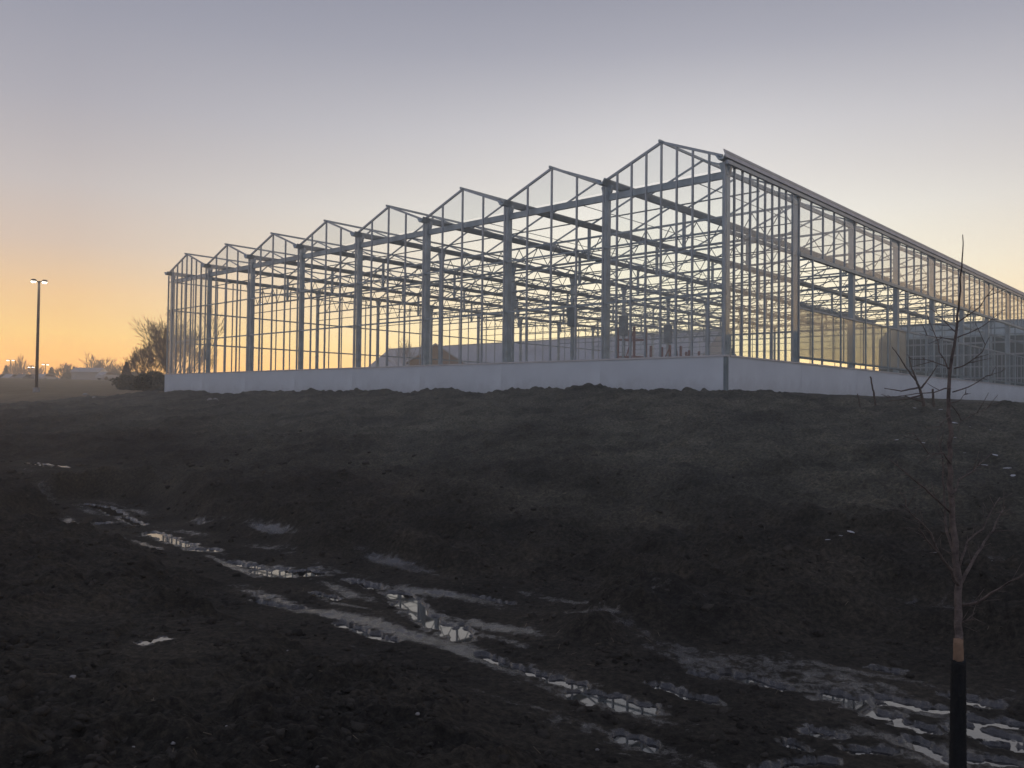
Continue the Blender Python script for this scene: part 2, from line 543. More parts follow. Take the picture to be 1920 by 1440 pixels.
RUTS = [(4.95, 0.16, 0.14, -8, 5), (5.55, 0.22, 0.18, -9, 12), (6.35, 0.20, 0.15, -9, 24), (7.05, 0.26, 0.18, -8, 24),
        (7.75, 0.18, 0.12, -6, 22), (8.6, 0.22, 0.11, -5, 14), (6.0, 0.12, 0.07, 4, 30), (9.6, 0.25, 0.10, -4, 12), (11.2, 0.3, 0.09, -3, 16)]
def terrain(X, Y, hollows=True):
    """height, wetness, grass cover"""
    v, a = va(X, Y)
    D = np.sqrt(X * X + Y * Y)
    z = base(X, Y)
    soil = 1 - sstep(v, 23.5, 25.5) * 0.75
    soil = soil * (1 - 0.8 * sstep(D, 60, 75))
    # broad lumps
    z = z + soil * (0.20 * gnoise(X / 3.4, Y / 3.4, 1) + 0.11 * gnoise(X / 1.5, Y / 1.5, 2)) * sstep(D, 2, 6)
    wet = np.zeros_like(z)
    wob = 0.32 * gnoise(a / 4.2, v * 0 + 0.5, 5) + 0.12 * gnoise(a / 1.3, v * 0 + 4.5, 6)
    for i, (v0, wd, dp, a0, a1) in enumerate(RUTS):
        on = sstep(a, a0, a0 + 2) * (1 - sstep(a, a1 - 3, a1))
        dv = v - v0 - wob - 0.12 * gnoise(a / 2.1, v * 0 + i * 3.3, 7)
        amp = on * (0.55 + 0.9 * gnoise(a / 1.7, v * 0 + i * 5.1, 8))
        amp = np.clip(amp, 0, 1.2)
        z = z - dp * amp * np.exp(-(dv / wd) ** 2)
        z = z + dp * 0.75 * amp * (np.exp(-((dv - wd * 1.9) / (wd * 0.8)) ** 2) + np.exp(-((dv + wd * 1.9) / (wd * 0.8)) ** 2))
        wet = np.maximum(wet, (0.45 if v0 > 8 else 1.0) * amp * np.exp(-(dv / (wd * 0.9)) ** 2))
    flat = sstep(gnoise(a / 2.2, v / 0.75, 9) + 0.10, 0.05, 0.40) * sstep(v, 4.3, 5.0) * (1 - sstep(v, 7.6, 9.0)) * (1 - sstep(a, 2, 14))
    wet = np.maximum(wet, flat * 0.66)
    # clods
    rough = soil * (1 - 0.80 * np.clip(wet, 0, 1))
    n1 = gnoise(X / 0.62, Y / 0.62, 11)
    n2 = gnoise(X / 0.27 + 0.4 * n1, Y / 0.27, 12)
    n3 = gnoise(X / 0.12, Y / 0.12 + 0.3 * n2, 13)
    n4 = gnoise(X / 0.055, Y / 0.055, 14)
    f3 = 1 - sstep(D, 14, 30)
    f4 = 1 - sstep(D, 6, 12)
    z = z + rough * (0.075 * n1 + 0.070 * np.maximum(n2 - 0.05, 0) ** 0.8 + 0.03 * n2
                     + f3 * (0.045 * np.maximum(n3, 0) ** 0.7 + 0.010 * n3) + f4 * 0.016 * np.abs(n4))
    # crest crumbs
    crest = np.exp(-((v - 23.0) / 1.3) ** 2) * soil
    n5 = gnoise(X / 0.42, Y / 0.42, 15)
    z = z + crest * (0.07 * np.maximum(n5, 0) ** 0.8 + 0.05 * gnoise(X / 0.16, Y / 0.16, 16) + 0.07 * gnoise(X / 2.6, Y / 2.6, 17))
    # puddle hollows
    if hollows:
        bd, bm, bl = np.full(z.shape, 50.0), np.full(z.shape, 50.0), np.zeros(z.shape)
        for g, hw, lvl in PUD:
            lo, hi = g.min(0) - hw - 1.6, g.max(0) + hw + 1.6
            s = np.nonzero((X > lo[0]) & (X < hi[0]) & (Y > lo[1]) & (Y < hi[1]))[0]
            if not len(s):
                continue
            xs, ys = X[s], Y[s]
            dm = dist_poly(xs, ys, g)
            d = dm / hw + 0.65 * gnoise(xs / (hw * 1.2 + .04), ys / (hw * 1.2 + .04), 21) + 0.45 * gnoise(xs / (hw * .45 + .03), ys / (hw * .45 + .03), 22)
            better = (dm - hw) < bm[s]
            bm[s[better]] = (dm - hw)[better]
            bl[s[better]] = lvl
            bd[s[better]] = d[better]
        s = np.nonzero(bm < 1.6)[0]
        d, dm, lvl = bd[s], bm[s], bl[s]
        k = 1 - sstep(d, 0.9, 2.0)
        bowl = lvl + 0.050 * (np.clip(d, 0, 3) - 1.05) + 0.016 * n3[s] + 0.008 * n4[s]
        zs = z[s] * (1 - k) + bowl * k
        slope_ = 0.30 * 2.1 / np.maximum(D[s], 3.0)
        cap_ = lvl + 0.018 + slope_ * np.clip(dm, 0, 9) + 0.012 * n3[s]
        lowk = 1 - sstep(dm, 0.7, 1.5)
        zs = zs * (1 - lowk) + np.minimum(zs, cap_) * lowk
        near = (1 - sstep(dm, 0.4, 1.2)) * sstep(d, 1.15, 1.6)
        z[s] = zs * (1 - near) + np.maximum(zs, lvl + 0.006 + 0.012 * np.maximum(n3[s], -.3)) * near
        wet[s] = np.maximum(wet[s], 1 - sstep(d, 0.9, 2.3))
    grass = sstep(v + 1.2 * gnoise(X / 3.0, Y / 3.0, 31), 24.5, 27.0) * sstep(a, 36, 50)
    grass = np.maximum(grass, sstep(D, 62, 74))
    return z, np.clip(wet, 0, 1), grass

for P in PUD:
    t_ = np.linspace(0, len(P[0]) - 1.001, 12)
    i_ = t_.astype(int)
    q_ = P[0][i_] + (P[0][np.minimum(i_ + 1, len(P[0]) - 1)] - P[0][i_]) * (t_ - i_)[:, None]
    zz_, _, _ = terrain(q_[:, 0].copy(), q_[:, 1].copy(), False)
    P[2] = float(np.percentile(zz_, 55))
_ch = True
while _ch:                        # hollows that touch share one water level
    _ch = False
    for i_ in range(len(PUD)):
        for j_ in range(i_):
            A_, B_ = PUD[i_], PUD[j_]
            dd_ = min(np.hypot(*(p_ - q_)) for p_ in A_[0] for q_ in B_[0])
            dd_ = min(dd_, float(dist_poly(A_[0][:, 0], A_[0][:, 1], B_[0]).min()), float(dist_poly(B_[0][:, 0], B_[0][:, 1], A_[0]).min()))
            if dd_ < A_[1] + B_[1] + 1.0 and abs(A_[2] - B_[2]) > 1e-4:
                A_[2] = B_[2] = min(A_[2], B_[2])
                _ch = True
def make_ground():
    ang = np.concatenate([np.linspace(-180, -48, 40, endpoint=False), np.linspace(-48, -39, 30, endpoint=False),
                          np.linspace(-39, 39, 1000, endpoint=False), np.linspace(39, 48, 30, endpoint=False),
                          np.linspace(48, 180, 40, endpoint=False)])
    rad = np.concatenate([np.geomspace(0.3, 2.6, 16, endpoint=False), np.geomspace(2.6, 44, 640, endpoint=False),
                          np.geomspace(44, 250, 100)])
    th = np.radians(ang)
    Rr, Tt = np.meshgrid(rad, th, indexing='ij')
    X = (Rr * np.sin(Tt)).ravel()
    Y = (Rr * np.cos(Tt)).ravel()
    z, wet, grass = terrain(X, Y)
    nr, na = Rr.shape
    v = np.stack([X, Y, z], 1)
    v = np.vstack([v, [[0, 0, z[:na].mean()]]])
    i = np.arange(nr - 1)[:, None] * na
    j = np.arange(na)[None, :]
    j2 = (j + 1) % na
    q = np.stack([i + j, i + na + j, i + na + j2, i + j2], -1).reshape(-1, 4)[:, ::-1]
    c = len(v) - 1
    tri = np.stack([np.full(na, c), np.arange(na), (np.arange(na) + 1) % na], 1)[:, ::-1]
    me = bpy.data.meshes.new('ground')
    me.vertices.add(len(v))
    me.vertices.foreach_set('co', v.astype(np.float32).ravel())
    nl = q.size + tri.size
    me.loops.add(nl)
    me.loops.foreach_set('vertex_index', np.concatenate([q.ravel(), tri.ravel()]).astype(np.int32))
    me.polygons.add(len(q) + len(tri))
    st = np.concatenate([np.arange(len(q)) * 4, q.size + np.arange(len(tri)) * 3]).astype(np.int32)
    me.polygons.foreach_set('loop_start', st)
    me.update(calc_edges=True)
    me.validate()
    v_, a_ = va(X, Y)
    dry = sstep(v_ + 2.0 * gnoise(X / 4, Y / 4, 41) + 0.9 * gnoise(X / 1.3, Y / 1.3, 42), 8.5, 17.0)  # upper bank mask: drier soil plus veiling-glare lift painted into its colour
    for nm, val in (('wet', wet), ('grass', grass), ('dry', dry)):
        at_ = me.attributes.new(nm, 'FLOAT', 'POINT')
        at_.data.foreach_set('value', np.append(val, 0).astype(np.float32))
    me.polygons.foreach_set('use_smooth', np.ones(len(me.polygons), bool))
    return me

def mud_mat():
    m = bpy.data.materials.new('wet_dark_mud')
    m.use_nodes = True
    n, l = m.node_tree.nodes, m.node_tree.links
    b = n['Principled BSDF']
    tc = n.new('ShaderNodeTexCoord')
    def noise(sc, det=6, rough=0.6):
        k = n.new('ShaderNodeTexNoise')
        k.inputs['Scale'].default_value = sc
        k.inputs['Detail'].default_value = det
        k.inputs['Roughness'].default_value = rough
        l.new(tc.outputs['Object'], k.inputs['Vector'])
        return k.outputs['Fac']
    def rampn(fac, stops):
        r = n.new('ShaderNodeValToRGB')
        for i, (p, c) in enumerate(stops):
            e = r.color_ramp.elements[i] if i < 2 else r.color_ramp.elements.new(p)
            e.position = p
            e.color = (*c, 1)
        l.new(fac, r.inputs['Fac'])
        return r.outputs['Color']
    def mixc(f, a, c):
        k = n.new('ShaderNodeMix')
        k.data_type = 'RGBA'
        l.new(f, k.inputs['Factor'])
        l.new(a, k.inputs['A'])
        l.new(c, k.inputs['B'])
        return k.outputs['Result']
    wet = n.new('ShaderNodeAttribute')
    wet.attribute_name = 'wet'
    gr = n.new('ShaderNodeAttribute')
    gr.attribute_name = 'grass'
    soil = rampn(noise(1.1, 8), [(0.3, (0.030, 0.027, 0.022)), (0.5, (0.048, 0.043, 0.035)), (0.72, (0.072, 0.062, 0.049))])
    fine = rampn(noise(17, 9, 0.78), [(0.36, (0.35, 0.35, 0.36)), (0.52, (0.95, 0.94, 0.92)), (0.68, (1.9, 1.8, 1.65))])
    mul = n.new('ShaderNodeMix')
    mul.data_type = 'RGBA'
    mul.blend_type = 'MULTIPLY'
    mul.inputs['Factor'].default_value = 1.0
    l.new(soil, mul.inputs['A'])
    l.new(fine, mul.inputs['B'])
    broad = rampn(noise(0.42, 5, 0.6), [(0.36, (0.72, 0.73, 0.75)), (0.64, (1.24, 1.22, 1.16))])
    mul2 = n.new('ShaderNodeMix')
    mul2.data_type = 'RGBA'
    mul2.blend_type = 'MULTIPLY'
    mul2.inputs['Factor'].default_value = 1.0
    l.new(mul.outputs['Result'], mul2.inputs['A'])
    l.new(broad, mul2.inputs['B'])
    mul = mul2
    grass = rampn(noise(0.5, 8), [(0.35, (0.19, 0.145, 0.085)), (0.65, (0.28, 0.215, 0.13))])
    dry_glare = n.new('ShaderNodeAttribute')
    dry_glare.attribute_name = 'dry'
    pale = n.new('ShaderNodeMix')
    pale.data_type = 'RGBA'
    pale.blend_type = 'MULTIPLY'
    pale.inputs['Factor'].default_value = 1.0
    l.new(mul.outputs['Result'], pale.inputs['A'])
    pale.inputs['B'].default_value = (2.25, 2.45, 2.45, 1)  # paler bank earth, with glare and haze brightening put into the colour
    soil2 = mixc(dry_glare.outputs['Fac'], mul.outputs['Result'], pale.outputs['Result'])
    col = mixc(gr.outputs['Fac'], soil2, grass)
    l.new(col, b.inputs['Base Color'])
    # wet mud is smooth, dry crumbs are matt
    wv = n.new('ShaderNodeMath')
    wv.operation = 'MULTIPLY_ADD'
    l.new(noise(7, 12, 0.82), wv.inputs[0])
    wv.inputs[1].default_value = 2.6
    wv.inputs[2].default_value = -1.42
    ws = n.new('ShaderNodeMath')
    ws.operation = 'ADD'
    ws.use_clamp = True
    l.new(wet.outputs['Fac'], ws.inputs[0])
    l.new(wv.outputs[0], ws.inputs[1])
    rr = n.new('ShaderNodeMapRange')
    rr.inputs['From Min'].default_value = 0.42
    rr.inputs['From Max'].default_value = 0.72
    rr.inputs['To Min'].default_value = 0.92
    rr.inputs['To Max'].default_value = 0.11
    l.new(ws.outputs[0], rr.inputs['Value'])
    l.new(rr.outputs[0], b.inputs['Roughness'])
    sp = n.new('ShaderNodeMapRange')
    sp.inputs['From Min'].default_value = 0.4
    sp.inputs['From Max'].default_value = 0.75
    sp.inputs['To Min'].default_value = 0.12
    sp.inputs['To Max'].default_value = 0.95
    l.new(ws.outputs[0], sp.inputs['Value'])
    l.new(sp.outputs[0], b.inputs['Specular IOR Level'])
    bp = n.new('ShaderNodeBump')
    bp.inputs['Distance'].default_value = 0.03
    bs = n.new('ShaderNodeMapRange')
    bs.inputs['To Min'].default_value = 0.9
    bs.inputs['To Max'].default_value = 0.22
    l.new(ws.outputs[0], bs.inputs['Value'])
    l.new(bs.outputs[0], bp.inputs['Strength'])
    l.new(noise(30, 9, 0.72), bp.inputs['Height'])
    l.new(bp.outputs['Normal'], b.inputs['Normal'])
    return m

gme = make_ground()
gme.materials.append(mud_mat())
ground = tag(obj('ground', gme), kind='structure')

# puddle water
water = bpy.data.materials.new('still_muddy_water')
water.use_nodes = True
_wb = water.node_tree.nodes['Principled BSDF']
_wb.inputs['Base Color'].default_value = (0.012, 0.011, 0.010, 1)
_wb.inputs['Roughness'].default_value = 0.02
_wb.inputs['IOR'].default_value = 1.8
_wb.inputs['Specular IOR Level'].default_value = 0.7
for ip, (g, hw, lvl) in enumerate(PUD):
    lo, hi = g.min(0) - hw - .3, g.max(0) + hw + .3
    step = max(0.02, hw / 12)
    xs, ys = np.arange(lo[0], hi[0], step), np.arange(lo[1], hi[1], step)
    XX, YY = np.meshgrid(xs, ys, indexing='ij')
    sh = XX.shape
    tz, _, _ = terrain(XX.ravel(), YY.ravel())
    d = dist_poly(XX.ravel(), YY.ravel(), g)
    ok = ((tz < lvl + 0.012) & (d < hw + 0.25)).reshape(sh)
    cell = ok[:-1, :-1] | ok[1:, :-1] | ok[:-1, 1:] | ok[1:, 1:]
    ci, cj = np.nonzero(cell)
    if not len(ci):
        continue
    idx = {}
    vv, ff = [], []
    def vid(i, j):
        if (i, j) not in idx:
            idx[(i, j)] = len(vv)
            vv.append((xs[i], ys[j], lvl - 0.0004 * ip))   # overlapping sheets never coplanar
        return idx[(i, j)]
    for i, j in zip(ci, cj):
        ff.append((vid(i, j), vid(i + 1, j), vid(i + 1, j + 1), vid(i, j + 1)))
    me = bpy.data.meshes.new('puddle_water')
    me.from_pydata(vv, [], ff)
    me.materials.append(water)
    tag(obj('puddle_water', me), kind='structure')

def gz(x, y):
    z, _, _ = terrain(np.array([float(x)]), np.array([float(y)]))
    return float(z[0])

# ------------------------------------------------------------------ the greenhouse frame
GH = empty('greenhouse_frame', (CORNER[0], CORNER[1], PAD), GH_RZ)
tag(GH, 'unfinished steel greenhouse frame with eight bare roof gables above a pale base wall', 'greenhouse')
H0 = 0.5
WT, GUT, RID = 1.609 - H0, 7.914 - H0, 8.917 - H0      # wall top, gutter, ridge (local heights)
G1, G2 = 3.62 - H0, 5.62 - H0                          # girts
TC, BC = 7.42 - H0, 6.40 - H0                          # truss chords
LEN = NR * BS
XL = -NB * BW
CT = 0.24                                              # columns stand behind the glazing line

def column(x, y, z0, z1, w, d, m=STEEL, bracket=True):
    c = beam('column', (x, y, z0), (x, y, z1), w, d, m, GH)
    if bracket:
        key = ('bracket', w)
        if key not in CACHE:
            b = MB()
            b.prism([(-w / 2 - .005, -0.5), (w / 2 + .005, -0.5), (0.22, -0.06), (0.22, 0), (-0.22, 0), (-0.22, -0.06)], -0.07, 0.07)
            CACHE[key] = b.mesh('bracket', m)
        o = obj('bracket', CACHE[key], c)
        o.matrix_basis = c.matrix_basis.inverted() @ Matrix.Translation((x, y, z1))
    return c

def gx(k):
    return -k * BW + (-0.12 if k == 0 else (0.12 if k == NB else 0))
for k in range(NB + 1):                                 # front row
    column(gx(k), CT, WT - 1.2, GUT - 0.06, 0.17, 0.21)
for j in range(1, NR + 1):
    for k in (0, NB):
        column(gx(k), j * BS, -0.2, GUT - 0.06, 0.2 if k == 0 else 0.16, 0.26 if k == 0 else .18)
    c = column(-4 * BW, j * BS, -0.2, GUT - 0.06, 0.15, 0.19)
    if j in (3, 4, 5):
        bx = MB()
        bx.box(-0.24, 0.24, -0.2, 0.2, -0.65, 0.65)
        o = bx.build('junction_box', STEEL_D, c)
        o.matrix_basis = c.matrix_basis.inverted() @ Matrix.Translation((-4 * BW, j * BS - 0.02, 5.0 - 0.45 * (j - 3) * 0.4))
for k in range(1, NB):                                  # back row
    if k != 4:
        column(gx(k), LEN, -0.2, GUT - 0.06, 0.15, 0.19, bracket=False)
# corner post outside the wall
cp = MB()
cp.box(-0.30, 0.10, -0.10, 0.30, -0.9, WT + 0.02)
cpo = cp.build('corner_post', STEEL_D, GH)

# gutters
def gutter_profile():
    return [(-0.20, 0.07), (-0.18, 0.07), (-0.07, -0.09), (0.07, -0.09), (0.18, 0.07), (0.20, 0.07), (0.19, 0.02), (0.085, -0.13), (-0.085, -0.13), (-0.19, 0.02)]
gm = MB()
gm.prism(gutter_profile(), -0.22, LEN + 0.2)
gmesh = gm.mesh('gutter', STEEL)
for k in range(NB + 1):
    o = obj('gutter', gmesh, GH)
    o.location = (-k * BW + (-.08 if k == 0 else .08 if k == NB else 0), 0, GUT + 0.05)
# outer flashing along the side gutter
fl = MB()
fl.prism([(0.10, -0.06), (0.14, -0.06), (0.05, 0.21), (0.01, 0.22)], -0.26, LEN + 0.2)
fo = fl.build('gutter_flashing', FLASH, GH)
fo.location = (0.02, 0, GUT)
fl = MB()
fl.box(0.03, 0.13, -0.1, LEN + 0.1, -0.22, -0.10)
fo = fl.build('drip_rail', ALU, GH)
fo.location = (0, 0, GUT)
# ridges
for k in range(NB):
    x = -(k + .5) * BW
    beam('ridge_bar', (x, -0.16, RID), (x, LEN + 0.1, RID), 0.06, 0.085, STEEL, GH)
    beam('cable', (x + 1.2, 0.3, GUT - 0.55), (x + 1.2, LEN, GUT - 0.55), 0.022, 0.022, STEEL_D, GH)
# rafters
raf = []
for r in range(0, 2 * NR + 1):
    y = r * BS / 2
    for k in range(NB):
        for s in (0, 1):
            xg = -(k + s) * BW + (0.13 if s else -0.13)
            raf.append((y, (xg, y, GUT + 0.09), (-(k + .5) * BW, y, RID - 0.02)))
raf.sort(key=lambda a: a[0])
rest = MB()
for i, (y, p, q) in enumerate(raf):
    if y == 0:
        beam('gable_rafter', p, q, 0.07, 0.085, ALU, GH)
    elif i < 300:
        beam('rafter', p, q, 0.05, 0.065, STEEL, GH)
    else:
        rest.bar(p, q, 0.05, 0.065)
tag(rest.build('rafter', STEEL, GH), kind='stuff')
# front beam and knee braces
beam('front_beam', (gx(0), CT, TC + 0.02), (gx(NB), CT, TC + 0.02), 0.12, 0.23, STEEL, GH)
beam('front_beam', (gx(0), LEN, TC + 0.02), (gx(NB), LEN, TC + 0.02), 0.12, 0.2, STEEL, GH)
# trusses: two four-bay spans on every column row
def truss(j, u0):
    y = j * BS
    x0, x1 = -u0 * BW, -(u0 + 4) * BW
    t = empty('truss', ((x0 + x1) / 2, y, BC))
    t.parent = GH
    h = TC - BC
    L = abs(x1 - x0) / 2 - 0.06
    beam('top_chord', (-L, 0, h), (L, 0, h), 0.07, 0.08, STEEL, t)
    beam('bottom_chord', (-L, -0.07, 0), (L, -0.07, 0), 0.05, 0.06, STEEL, t)
    beam('bottom_chord', (-L, 0.07, 0.0), (L, 0.07, 0.0), 0.05, 0.06, STEEL, t)
    if 'web' not in CACHE:
        w = MB()
        n = 16
        for i in range(n):
            a, b = -L + 2 * L * i / n, -L + 2 * L * (i + 1) / n
            m_ = (a + b) / 2
            w.bar((a, 0, 0.03), (m_, 0, h - .05), 0.028, 0.028)
            w.bar((m_, 0, h - .05), (b, 0, 0.03), 0.028, 0.028)
        CACHE['web'] = w.mesh('lattice_web', STEEL_D)
    obj('lattice_web', CACHE['web'], t)
    for k in (-1, 0, 1):
        beam('stub_post', (k * BW, 0, -0.04), (k * BW, 0, GUT - BC - 0.1), 0.11, 0.11, STEEL, t)
for r_ in range(1, 2 * NR):
    y = r_ * BS / 2
    if r_ % 2:
        beam('tie_rail', (-0.2, y, TC), (XL + .2, y, TC), 0.035, 0.045, STEEL_D, GH)
    else:
        beam('pipe_rail', (-0.2, y + .12, BC - 0.5), (XL + .2, y + .12, BC - 0.5), 0.04, 0.045, STEEL_D, GH)
for j in range(1, NR):
    truss(j, 0)
    truss(j, 4)
# girts
for x in (XL + 0.05,):
    for z in (G1, G2):
        beam('girt', (x, 0.05, z), (x, LEN, z), 0.05, 0.085, STEEL, GH)
    beam('girt', (x, 0.05, TC), (x, LEN, TC), 0.05, 0.07, STEEL, GH)
for y in (0.07, LEN - 0.1):
    for z in (G1, G2):
        beam('girt', (-0.05, y, z), (XL + .08, y, z), 0.045, 0.065, STEEL, GH)
beam('vent_sill', (-0.01, BS, G2), (-0.01, LEN, G2), 0.16, 0.13, STEEL, GH)
beam('girt', (-0.1, 0.36, G2), (-0.1, BS, G2), 0.1, 0.12, STEEL, GH)
beam('girt', (-0.05, 0.1, TC + 0.06), (-0.05, LEN, TC + 0.06), 0.09, 0.12, STEEL, GH)
beam('vent_rail', (0.0, BS, G1 + 0.03), (0.0, LEN, G1 + 0.03), 0.06, 0.07, ALU, GH)
beam('vent_rail', (0.03, BS, WT + 0.22), (0.03, LEN, WT + 0.22), 0.09, 0.08, STEEL_D, GH)
beam('inner_rail', (-1.3, 0.3, G2 - 0.55), (-1.3, LEN, G2 - 0.55), 0.09, 0.11, STEEL, GH)
# mullions and panes ---------------------------------------------------
PT = 0.008
def pane(poly, plane, m, name='glass_pane'):
    """poly: list of (a, z); plane: ('y', value) a = x, or ('x', value) a = y"""
    b = MB()
    ax, val = plane
    b.prism(poly, val - PT / 2, val + PT / 2, 'xz' if ax == 'y' else 'yz')
    return b.build(name, m, GH)
def roof_z(u):
    k = u / BW
    f = k - math.floor(k)
    return GUT + 0.06 + (RID - GUT - 0.12) * (1 - abs(2 * f - 1))
fx = []
for k in range(NB):
    n = 8 if k in (0, NB - 1) else 4
    fx += [k * BW + BW * i / n for i in range(n)]
fx.append(NB * BW)
for i, u in enumerate(fx):
    x = -u if 0 < i < len(fx) - 1 else (-0.04 if i == 0 else XL + .04)
    onc = abs(u / BW - round(u / BW)) < 1e-6
    z1 = GUT - 0.1 if onc else roof_z(u)
    beam('mullion', (x, 0, WT + 0.03), (x, 0, z1), 0.055, 0.075, ALU, GH, up=(0, 1, 0))
for u0, u1 in zip(fx[:-1], fx[1:]):
    z0 = TC + 0.16
    pane([(-u0 - .03, z0), (-u1 + .03, z0), (-u1 + .03, roof_z(u1 - 1e-4)), (-u0 - .03, roof_z(u0 + 1e-4))], ('y', 0.0), GLASS)
    if u1 <= BW + 1e-6 or u0 >= (NB - 1) * BW - 1e-6:
        for a, b in ((WT + .04, G1), (G1 + .01, G2), (G2 + .01, TC)):
            pane([(-u0 - .03, a), (-u1 + .03, a), (-u1 + .03, b), (-u0 - .03, b)], ('y', 0.0), GLASS)
sy = [BS * i / 10 for i in range(10)] + [BS * (1 + i / 5) for i in range(5 * (NR - 1) + 1)]
for i, y in enumerate(sy):
    if i == 0:
        continue
    bay1 = i <= 10
    beam('mullion', (0, y, (WT + .03) if bay1 else G2 + 0.06), (0, y, GUT - .1), 0.055, 0.07, ALU, GH, up=(1, 0, 0))
for y0, y1 in zip(sy[:-1], sy[1:]):
    if y1 <= BS + 1e-6:
        pane([(y0 + .03, WT + .05), (y1 - .03, WT + .05), (y1 - .03, GUT - .12), (y0 + .03, GUT - .12)], ('x', 0.0), GLASS)
    else:
        pane([(y0 + .03, G2 + .07), (y1 - .03, G2 + .07), (y1 - .03, GUT - .12), (y0 + .03, GUT - .12)], ('x', 0.0), GLASS)
        pane([(y0 + .02, WT + .27), (y1 - .02, WT + .27), (y1 - .02, G1), (y0 + .02, G1)], ('x', -0.03), POLY if y0 < 3.1 * BS else GLASS, 'vent_sheet')
        beam('vent_bar', (-0.03, y1, WT + .27), (-0.03, y1, G1), 0.03, 0.04, ALU, GH, up=(1, 0, 0))
y = BS * 1.2
while y < LEN:
    beam('side_bar', (0.06, y, WT + 0.03), (0.06, y, G2 - 0.06), 0.05, 0.06, STEEL, GH, up=(1, 0, 0))
    y += BS / 2
for i, y in enumerate(sy):                               # far side and back
    beam('mullion', (XL, y, WT), (XL, y, GUT - .1), 0.055, 0.07, ALU, GH, up=(1, 0, 0)) if i else None
for u in np.arange(1, NB * 4) * BW / 4:
    beam('mullion', (-u, LEN + .05, WT), (-u, LEN + .05, roof_z(u)), 0.05, 0.06, ALU, GH, up=(0, 1, 0))
# base wall panels and sill
for k in range(NB):
    for yy in (-0.02, LEN + 0.12):
        b = MB()
        b.box(-BW / 2 + 0.003, BW / 2 - 0.003, -0.09, 0.09, -0.9, WT - 0.03)
        o = obj('base_panel', CACHE.setdefault('bpf', b.mesh('base_panel', WALL)), GH)
        o.location = (-(k + .5) * BW, yy, 0)
for j in range(NR):
    for xx in (0.02, XL):
        b = MB()
        b.box(-0.085, 0.085, -BS / 2 + 0.003, BS / 2 - 0.003, -0.9, WT - 0.03)
        o = obj('base_panel', CACHE.setdefault('bps', b.mesh('base_panel', WALL)), GH)
        o.location = (xx, (j + .5) * BS + .03, 0)
beam('sill', (0.12, -0.02, WT), (XL - 0.1, -0.02, WT), 0.23, 0.055, SILL, GH)
beam('sill', (0.02, 0.11, WT), (0.02, LEN, WT), 0.23, 0.055, SILL, GH)
beam('sill', (XL, 0.11, WT), (XL, LEN, WT), 0.21, 0.055, SILL, GH)

def gh_world(u, t, z=0.0):
    p = CORNER + D1 * u + D2 * t
    return Vector((p[0], p[1], PAD + z))

# ------------------------------------------------------------------ red scaffold frames inside
def scaffold(u, t, w, d, h, label):
    e = empty('scaffold', gh_world(u, t), GH_RZ)
    tag(e, label, 'scaffold', 'red scaffolds inside the frame')
    for x in (0, w):
        for y in (0, d):
            beam('upright', (x, y, 0), (x, y, h), 0.13, 0.13, RED, e)
    for z in np.arange(1.6, h, 1.15):
        for y in (0, d):
            beam('rail', (0, y, z), (w, y, z), 0.06, 0.08, RED, e)
        for x in (0, w):
            beam('rail', (x, 0, z), (x, d, z), 0.06, 0.08, RED, e)
    beam('brace', (0, -0.06, 0.5), (w, -0.06, h - 0.2), 0.05, 0.06, RED, e)
    return e
def uw(px, t):
    """u on the line t = const seen at photo column px"""
    k = (px - 960) / FPX
    P0 = CORNER + D2 * t
    return (P0[0] - k * P0[1]) / (k * D1[1] - D1[0])
scaffold(uw(1158, 22.0), 22.0, 1.3, 1.4, 4.7, 'tallest red steel scaffold frame inside greenhouse beside the second front column')
scaffold(uw(1220, 24.5), 24.5, 1.5, 1.4, 3.6, 'wider low red steel scaffold frame inside greenhouse, middle one of three')
scaffold(uw(1268, 26.0), 26.0, 1.0, 1.3, 3.3, 'narrow low red steel scaffold frame inside greenhouse nearest the corner column')

# ------------------------------------------------------------------ buildings behind
tr = LEN + 14.0
u_l, u_r = uw(729, tr), uw(1352, tr)
hs = empty('storage_shed', gh_world(u_l, tr), GH_RZ)
tag(hs, 'long grey metal roofed shed standing behind the greenhouse frame', 'shed')
Lr = u_l - u_r
rh = 8.4
rr_ = at(960, 641.5, (CORNER + D1 * uw(960, tr) + D2 * tr)[1]).z - PAD
eh = 3.2
def slope(b, x0, x1, y0, z0, y1, z1, th=0.12):
    b.prism([(y0, z0), (y1, z1), (y1, z1 - th), (y0, z0 - th)], x0, x1, 'yz')
roof = None
nseg = int(Lr // 6) + 1
b = MB(); b.box(0.1, Lr - .1, -7.6, 7.6, -0.2, eh - 0.15); b.build('wall', SHEDWALL, hs)
b = MB(); b.prism([(-7.6, eh - .15), (7.6, eh - .15), (0, rr_ - .2)], 0.1, 0.3, 'yz'); b.build('gable_wall', SHEDWALL, hs)
b = MB(); b.prism([(-7.6, eh - .15), (7.6, eh - .15), (0, rr_ - .2)], Lr - .3, Lr - .1, 'yz'); b.build('gable_wall', SHEDWALL, hs)
for i in range(nseg):
    x0, x1 = Lr * i / nseg, Lr * (i + 1) / nseg - 0.05
    for s in (-1, 1):
        b = MB(); slope(b, x0, x1, 8.1 * s, eh - .1, 0, rr_); b.build('roof_sheet', SHEDROOF, hs)
b = MB(); b.box(-.1, Lr + .1, -.2, .2, rr_ - .05, rr_ + .06); b.build('ridge_cap', SHEDROOF, hs)
